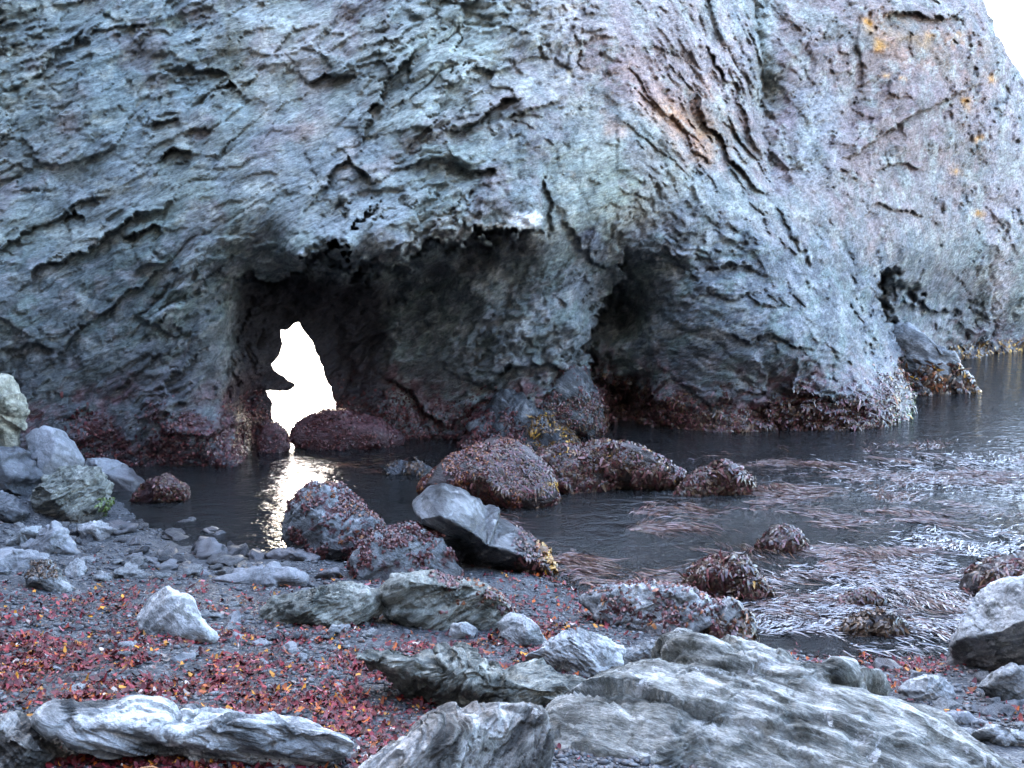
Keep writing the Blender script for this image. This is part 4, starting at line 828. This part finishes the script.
# ------------------------------------------------------------------ countable small stones on the shore (copies of a few shapes)
rs = np.random.RandomState(77)
protos = []
for k in range(6):
    S, fc = ico(3); P_ = S*np.array([1, 0.75, 0.5]); P_ = P_ + vnormals(P_, fc)*(0.22*facets(S*1.2 + k*9, k, 1)+0.1*fbm(S*2 + k*5, 3, k))[:, None]
    me_o = mesh_obj('beach_stone', P_, fc, M[('smooth', 'grey', 'pale', 'smooth', 'dark', 'grey')[k]]); protos.append(me_o)
spots = []
def scatter_stones(n, xr, yr, size, label, group):
    for _ in range(n*4):
        if n <= 0: return
        px, py = rs.uniform(*xr), rs.uniform(*yr); z = 0.1
        for _ in range(4):
            b = at_z(px, py, z); z = float(ground_z(b[:2])[0])
        if z < -0.08 or any(np.min((r[::7, 0]-b[0])**2 + (r[::7, 1]-b[1])**2) < 0.0009 for r, _ in ROCKS): continue
        s = rs.uniform(*size)*(0.7 + 0.6*rs.rand()**3)
        if any((b[0]-x)**2 + (b[1]-y)**2 < ((s+t)*0.8)**2 for x, y, t in spots): continue
        spots.append((b[0], b[1], s)); n -= 1
        src = protos[rs.randint(6)]; o = src.copy(); COL.objects.link(o)
        o.location = (b[0], b[1], z + s*0.15); o.scale = (s*rs.uniform(.8, 1.4), s*rs.uniform(.8, 1.2), s*rs.uniform(.6, 1)); o.rotation_euler = (rs.normal()*0.2, rs.normal()*0.2, rs.uniform(0, 6.28))
        tag(o, label, 'stone', group)
scatter_stones(70, (0, 280), (520, 580), (0.05, 0.13), 'small grey stone among many at the left water edge', 'small stones along the left water edge')
scatter_stones(14, (-160, 0), (520, 600), (0.05, 0.12), 'small grey stone among many at the left water edge', 'small stones along the left water edge')
scatter_stones(16, (200, 380), (570, 650), (0.04, 0.08), 'fist-sized grey stone on the shingle around the mossy rock', 'stones on the shingle around the mossy rock')
scatter_stones(40, (0, 340), (590, 700), (0.025, 0.05), 'little grey stone lying on the red-littered shingle', 'little stones on the littered shingle')
scatter_stones(22, (880, 1024), (660, 740), (0.04, 0.09), 'small stone wedged among weed by the right foreground boulders', 'small stones by the right boulders')
for p_ in protos: bpy.data.objects.remove(p_)

# ------------------------------------------------------------------ shingle, litter, floating kelp: nobody could count these
def sample_beach(n, dens, seed, y=(380, 790)):
    rs = np.random.RandomState(seed); out = []
    tot = 0
    while tot < n:
        px = rs.uniform(-520, 1500, 30000); py = rs.uniform(500, 860, 30000)
        z = np.full(30000, 0.3)
        for _ in range(4):
            b = at_z(px, py, z); z = ground_z(b[:, :2])
        ok = (rs.rand(30000) < dens(px, py, b[:, :2])) & (z > -0.03); b[:, 2] = z
        out.append(b[ok]); tot += ok.sum()
    return np.concatenate(out)[:n]
def d_peb(px, py, b): return np.clip(0.35 + 0.6*fbm(np.column_stack([b*1.2, b[:, 0]*0]), 2, 201), 0.05, 1)
pb = sample_beach(27000, d_peb, 5)
rs = np.random.RandomState(9)
S, fc = ico(1); nP = len(pb)
sz = 0.006 + 0.016*rs.rand(nP)**2.2; an = rs.uniform(0, 6.28, nP)
jit = 1 + 0.28*rs.normal(size=(nP, len(S)))*0.6
L = S[None]*jit[..., None]*np.stack([sz*rs.uniform(.9, 1.5, nP), sz*rs.uniform(.7, 1.1, nP), sz*rs.uniform(.4, .8, nP)], -1)[:, None]
ca, sa = np.cos(an)[:, None], np.sin(an)[:, None]
Vp = np.stack([L[..., 0]*ca - L[..., 1]*sa, L[..., 0]*sa + L[..., 1]*ca, L[..., 2]], -1) + (pb + np.column_stack([np.zeros((nP, 2)), sz*0.2]))[:, None]
pal = np.array([(0.07, 0.075, 0.085), (0.11, 0.115, 0.13), (0.16, 0.165, 0.18), (0.22, 0.23, 0.24), (0.06, 0.055, 0.055), (0.13, 0.10, 0.095), (0.32, 0.32, 0.33)])
cp = 0.42*pal[rs.choice(len(pal), nP, p=[.2, .26, .22, .14, .09, .06, .03])]
o = mesh_obj('pebbles', Vp.reshape(-1, 3), (np.arange(nP)[:, None, None]*len(S) + fc[None]).reshape(-1, 3), M['pebble'], colors=np.repeat(cp, len(S), 0))
tag(o, 'grey pebbles strewn over the whole beach', kind='stuff')
def ell(px, py, cx, cy, rx, ry, ang=0):
    c, s = math.cos(R(ang)), math.sin(R(ang)); dx, dy = px-cx, py-cy
    return np.exp(-(((dx*c+dy*s)/rx)**2 + ((-dx*s+dy*c)/ry)**2))
def d_lit(px, py, b):
    m = 0.9*ell(px, py, 290, 685, 240, 46) + 0.9*ell(px, py, 80, 655, 170, 48) + 0.5*ell(px, py, 120, 610, 150, 16) + 1.5*ell(px, py, 560, 608, 62, 34) + 0.9*ell(px, py, 400, 650, 120, 16) \
        + 1.4*ell(px, py, 875, 662, 60, 26) + 0.7*ell(px, py, 990, 715, 40, 10) + 0.9*ell(px, py, 330, 730, 60, 40) + 0.9*ell(px, py, 180, 765, 120, 8) + 0.8*ell(px, py, -190, 665, 190, 50) + 0.7*ell(px, py, 1180, 700, 130, 24) + 0.25*ell(px, py, 330, 585, 200, 14)
    nz = fbm(np.column_stack([b*2.3, b[:, 0]*0]), 4, 211)
    return np.clip(m, 0, 1)*(0.12 + 0.88*smooth01(nz, -0.35, 0.3))
lt = sample_beach(33000, d_lit, 15)
rs = np.random.RandomState(19); n = len(lt)
an = rs.uniform(0, 6.28, n); ln = 0.007 + 0.040*rs.rand(n)**2.6; wdt = np.minimum(ln*rs.uniform(0.2, 0.9, n), 0.022); curl = rs.uniform(-0.5, 0.9, n); tl = rs.normal(size=(n, 2))*0.35
pts = []
for u in (-1, -0.35, 0.35, 1):
    for sgn in (-1, 1):
        wid = wdt*(1 - 0.55*u*u)*0.5*sgn*(1 + 0.3*rs.normal(size=n)); x = u*ln*0.5
        zz_ = 0.010 + ln*curl*u*u*0.5 + tl[:, 0]*x + tl[:, 1]*wid + rs.uniform(-.002, .004, n)
        pts.append(np.column_stack([x*np.cos(an) - wid*np.sin(an), x*np.sin(an) + wid*np.cos(an), np.maximum(zz_, 0.002)]))
vv = (np.stack(pts, 1) + lt[:, None]).reshape(-1, 3); base = (np.arange(n)*8)[:, None]
ff = np.concatenate([base + np.array([2*j, 2*j+1, 2*j+3, 2*j+2]) for j in range(3)])
pal = np.array([(0.16, 0.014, 0.022), (0.09, 0.010, 0.014), (0.20, 0.026, 0.026), (0.32, 0.07, 0.012), (0.42, 0.17, 0.015), (0.08, 0.016, 0.018), (0.26, 0.09, 0.10), (0.05, 0.022, 0.018), (0.36, 0.29, 0.25)])
cl = pal[rs.choice(len(pal), n, p=[.16, .22, .10, .08, .05, .20, .04, .13, .02])]*rs.uniform(0.3, 1.1, n)[:, None]
o = mesh_obj('seaweed_litter', vv, ff, M['litter'], colors=np.repeat(cl, 8, 0)); tag(o, 'red and orange seaweed scraps washed up over the shingle', kind='stuff')

# floating kelp: long wet ribbons drifting with the surface
def kelp_density(px, py, b):
    m = 1.0*ell(px, py, 950, 474, 110, 22) + 0.55*ell(px, py, 790, 466, 70, 12) + 0.5*ell(px, py, 640, 522, 80, 14, -8) + 0.8*ell(px, py, 590, 552, 60, 14, -18) \
        + 1.0*ell(px, py, 840, 565, 95, 24) + 0.6*ell(px, py, 970, 530, 80, 14, 8) + 0.42*ell(px, py, 870, 612, 120, 28) + 0.6*ell(px, py, 760, 490, 90, 10) + 0.5*ell(px, py, 720, 512, 60, 8) \
        + 0.5*ell(px, py, 840, 515, 60, 14) + 0.35*ell(px, py, 520, 520, 50, 10) + 0.7*ell(px, py, 640, 580, 60, 8, -8) + 0.12*ell(px, py, 330, 465, 60, 10) + 0.2*ell(px, py, 800, 640, 60, 12)
    nz = fbm(np.column_stack([b[:, 0]*0.9, b[:, 1]*1.6, b[:, 0]*0]), 4, 221)
    nf = fbm(np.column_stack([b[:, 0]*3.0, b[:, 1]*6.0, b[:, 0]*0]), 3, 223)
    return np.clip(m, 0, 1)**1.3*smooth01(nz, 0.0, 0.3)*smooth01(nf, -0.2, 0.25)
def ribbons(NK, NS, length, width, spread, seed, pal, zr, dens=None):
    dens = dens or kelp_density
    rs = np.random.RandomState(seed); out = []; tot = 0
    while tot < NK:
        px = rs.uniform(300, 1300, 20000); py = rs.uniform(440, 660, 20000); b = at_z(px, py, np.zeros(20000))
        area = (b[:, 1]/8)**2
        ok = (rs.rand(20000) < dens(px, py, b[:, :2])*np.clip(area/3, 0.1, 1)) & (ground_z(b[:, :2]) < 0.0)
        out.append(b[ok]); tot += ok.sum()
    kp = np.concatenate(out)[:NK]; n = NK
    ang = 1.9*fbm(np.column_stack([kp[:, :2]*0.55, kp[:, 0]*0]), 2, 231) + rs.normal(size=n)*spread + 0.1
    pos = kp[:, :2].copy(); Ls = rs.uniform(*length, n)/NS; Wk = rs.uniform(*width, n); pts = []; up0 = rs.uniform(*zr, n); ph = rs.uniform(0, 6.28, n); tw = rs.normal(size=n)*0.5
    for j in range(NS + 1):
        a2 = ang + 1.3*fbm(np.column_stack([pos*1.4, pos[:, 0]*0]), 2, 241)
        d = np.column_stack([np.cos(a2), np.sin(a2)]); s_ = np.column_stack([-d[:, 1], d[:, 0]])
        w_ = Wk*(0.35 + 0.65*math.sin(math.pi*min(1, (j + 0.6)/(NS + 0.5))))*0.5
        zc = up0 + 0.006*np.sin(ph + j*1.1); tz = w_*np.sin(tw*2 + j*0.5 + ph)*0.5
        for sg in (-1, 1): pts.append(np.column_stack([pos + sg*s_*w_[:, None], zc + sg*tz]))
        pos = pos + d*Ls[:, None]
    vv = np.stack(pts, 1).reshape(-1, 3); base = (np.arange(n)*2*(NS+1))[:, None]
    ff = np.concatenate([base + np.array([2*j, 2*j+1, 2*j+3, 2*j+2]) for j in range(NS)])
    col = np.array(pal)[rs.randint(0, len(pal), n)]*rs.uniform(0.4, 1.0, n)[:, None]
    return vv, ff, np.repeat(col, 2*(NS+1), 0)
KP = [(0.10, 0.045, 0.028), (0.06, 0.03, 0.02), (0.13, 0.06, 0.045), (0.07, 0.045, 0.02), (0.15, 0.06, 0.025), (0.11, 0.035, 0.03), (0.09, 0.055, 0.06)]
v1, f1, c1 = ribbons(12000, 8, (0.12, 0.45), (0.0025, 0.0065), 0.25, 23, KP, (-0.006, 0.010))
v2, f2, c2 = ribbons(6000, 5, (0.08, 0.22), (0.006, 0.015), 0.4, 24, KP, (-0.010, 0.008))
o = mesh_obj('floating_kelp', np.concatenate([v1, v2]), np.concatenate([f1, f2 + len(v1)]), M['kelp'], colors=np.concatenate([c1, c2]))
tag(o, 'mats of drifting brown kelp fronds on the pool surface', kind='stuff')


def sheet_density(px, py, b):
    m = 1.0*ell(px, py, 890, 600, 95, 30) + 0.7*ell(px, py, 800, 632, 50, 16) + 0.5*ell(px, py, 960, 545, 50, 14) + 0.35*ell(px, py, 960, 474, 90, 16)
    return np.clip(m, 0, 1)**1.2*smooth01(fbm(np.column_stack([b[:, 0]*1.6, b[:, 1]*3.2, b[:, 0]*0]), 4, 225), -0.2, 0.2)
v3, f3, c3 = ribbons(9500, 6, (0.08, 0.30), (0.003, 0.012), 0.45, 26, [(0.06, 0.045, 0.045), (0.085, 0.065, 0.065), (0.05, 0.03, 0.03), (0.10, 0.085, 0.085)], (-0.004, 0.010), sheet_density)
M['gloss'] = tint_mat('wet_kelp_sheet', 0.2, 40, 0.5, 0.75)
o = mesh_obj('wet_kelp', v3, f3, M['gloss'], colors=c3); tag(o, 'glistening wet kelp sheets lying flat in the shallows', kind='stuff')

# a bare brown stalk thrown up with the litter
p0 = at_z(np.array([128, 140, 152, 165, 178, 190]), np.array([762, 757, 755, 757, 756, 760]), np.full(6, 0.80))
p0[:, 2] = ground_z(p0[:, :2]) + np.array([0.01, 0.025, 0.03, 0.022, 0.028, 0.012]); rads = [0.004, 0.006, 0.006, 0.005, 0.005, 0.003]; NR = 7
vv = np.concatenate([c + rr*np.column_stack([np.zeros(NR), np.cos(np.arange(NR)/NR*6.283), np.sin(np.arange(NR)/NR*6.283)]) for c, rr in zip(p0, rads)])
ff = np.array([[i*NR + k, i*NR + (k+1) % NR, (i+1)*NR + (k+1) % NR, (i+1)*NR + k] for i in range(5) for k in range(NR)])
o = mesh_obj('seaweed_stalk', vv, ff, M['litter'], loc=p0[0], colors=np.tile(np.array([(0.16, 0.07, 0.025)]), (len(vv), 1)))
tag(o, 'thin brown stalk lying in the red litter below the long pale slab', 'stalk')
